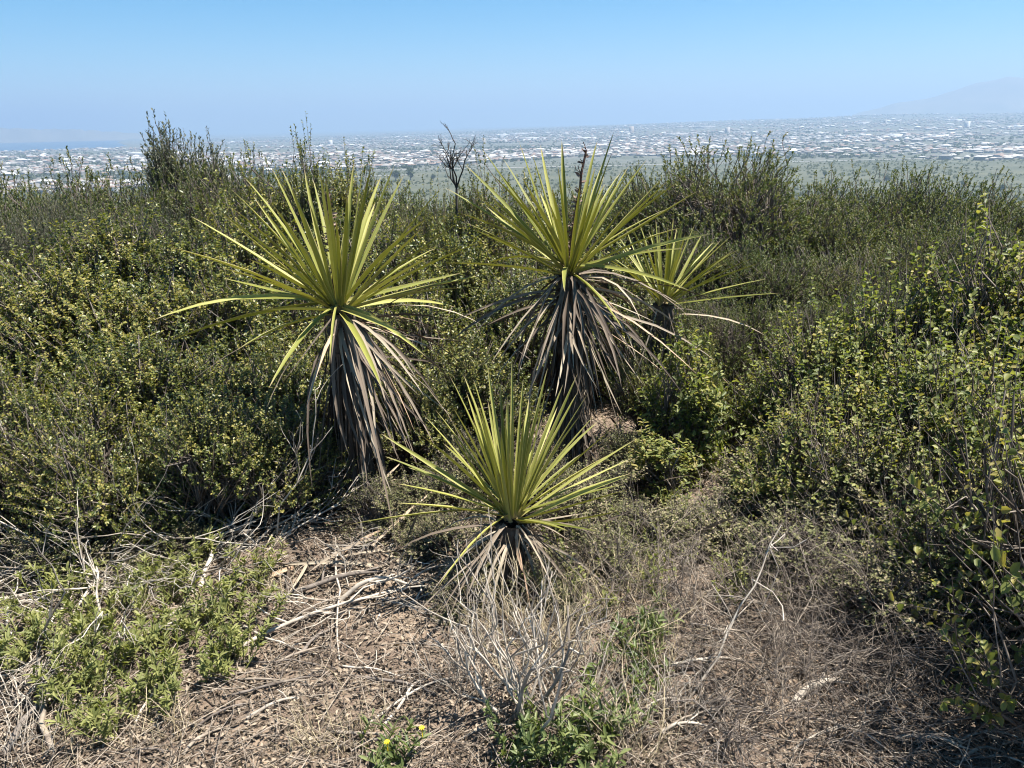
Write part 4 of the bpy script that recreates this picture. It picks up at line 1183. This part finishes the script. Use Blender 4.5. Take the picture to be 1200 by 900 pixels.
# dead yucca leaves lying under the plants
rg = RNG(690)
FL = []
for k in range(8):
    Lk_ = rg.uniform(.16, .42)
    FL.append(leaf_mesh((0, 0, 0), (Lk_, 0, 0), (0, 0, 1), rg.uniform(.02, .1), rg.uniform(.014, .026), rg, dead=True, curl=.03))
for k in range(280):
    px = rg.uniform(660, 770) if 160 <= k < 200 else rg.uniform(425, 800) if k < 200 else rg.uniform(300, 560); py = rg.uniform(455, 650) if k < 200 else rg.uniform(560, 680)
    p = on_ground(px, py)
    o = link('fallen_yucca_leaf', FL[k % 8], loc=(p[0], p[1], p[2] + rg.uniform(.0, .02)))
    o.rotation_euler = (rg.normal(0, .5), -abs(rg.normal(0, .45 if k < 200 else .15)), rg.uniform(0, 6.28))
    tag(o, 'fallen dry yucca leaf lying on the soil around the yucca trunks', 'dead leaf', 'fallen yucca leaves')

# ------------------------------------------------------------------ litter, pebbles
def litter():
    rg = RNG(700)
    # thin twigs
    n = 8000
    y = 1.3 + 3.6 * rg.random(n) ** 1.3; x = rg.uniform(-1, 1, n) * (y * .75 + .2)
    a = rg.uniform(0, 6.28, n); L = rg.uniform(.04, .26, n)
    A = np.stack([x, y, ground_z(x, y) + rg.uniform(0, .025, n)], -1)
    bx, by = x + np.cos(a) * L, y + np.sin(a) * L
    B = np.stack([bx, by, ground_z(bx, by) + rg.uniform(0, .05, n)], -1)
    s = Soup(); tubes(s, wobble_paths(rg, A, B, 4, .03), np.linspace(1, .6, 4)[None] * rg.uniform(.0009, .0024, n)[:, None], 3)
    tag(link('twig_litter', s.mesh('twig_litter', [M['littertwig']])), 'fine dead twigs strewn all over the bare soil', 'twigs', None, 'stuff')
    n = 90000
    y = 1.2 + 3.8 * rg.random(n) ** 1.4; x = rg.uniform(-1, 1, n) * (y * .75 + .2)
    k = rg.random(n) < .25 + 1.2 * fract_noise(x * 3, y * 3, 71)
    x, y = x[k], y[k]; n = len(x)
    B = np.stack([x, y, ground_z(x, y) + rg.uniform(.001, .012, n)], -1)
    D = rand_dirs(rg, n); D[:, 2] *= .35
    s = Soup(); q = rg.uniform(.5, 1.3, n)
    leaves(s, B, D, nrm(np.array([0, 0, 1]) + rg.normal(0, .4, (n, 3))), q * .024, q * .009)
    tag(link('leaf_litter', s.mesh('leaf_litter', [M['litter']])), 'dry brown leaf litter covering the soil', 'leaves', None, 'stuff')
    n = 2600
    y = 1.2 + 2.6 * rg.random(n) ** 1.2; x = rg.uniform(-1, 1, n) * (y * .75 + .2)
    r = rg.uniform(.002, .007, n) * np.where(rg.random(n) < .03, 2.5, 1)
    oct_ = np.array([[1, 0, 0], [0, 1, 0], [-1, 0, 0], [0, -1, 0], [0, 0, .7], [0, 0, -.7]])
    V = oct_[None] * r[:, None, None] * rg.uniform(.6, 1.3, (n, 6, 1)) + np.stack([x, y, ground_z(x, y) + r * .25], -1)[:, None]
    o = (np.arange(n) * 6)[:, None, None]
    F = np.array([[0, 1, 4], [1, 2, 4], [2, 3, 4], [3, 0, 4], [1, 0, 5], [2, 1, 5], [3, 2, 5], [0, 3, 5]])
    s = Soup(); s.add(V.reshape(-1, 3), (F[None] + o).reshape(-1, 3))
    tag(link('pebbles', s.mesh('pebbles', [M['pebble']])), 'small tan pebbles scattered on the bare soil', 'pebbles', None, 'stuff')
M['pebble'] = bark_mat('pebble_stone', (.2, .16, .12), (.46, .38, .29), scale=20)
litter()

# ------------------------------------------------------------------ haze
def haze():
    x0, x1, y0, y1, z0, z1 = -46500, 46500, -46500, 46500, -175.0, 830.0
    V = np.array([[x, y, z] for x in (x0, x1) for y in (y0, y1) for z in (z0, z1)])
    F = np.array([[0, 1, 3, 2], [4, 6, 7, 5], [0, 4, 5, 1], [2, 3, 7, 6], [0, 2, 6, 4], [1, 5, 7, 3]])
    m, nt, N, Lk = new_mat('haze_air')
    out = N.new('ShaderNodeOutputMaterial'); v = N.new('ShaderNodeVolumePrincipled')
    v.inputs['Color'].default_value = (.36, .50, .69, 1)
    v.inputs['Density'].default_value = 0.000125
    v.inputs['Anisotropy'].default_value = 0.2
    Lk.new(v.outputs[0], out.inputs['Volume'])
    o = link('haze', build_mesh('haze', V, [F], [m]))
    tag(o, 'pale blue haze filling the air over the city', 'haze', None, 'stuff')
haze()
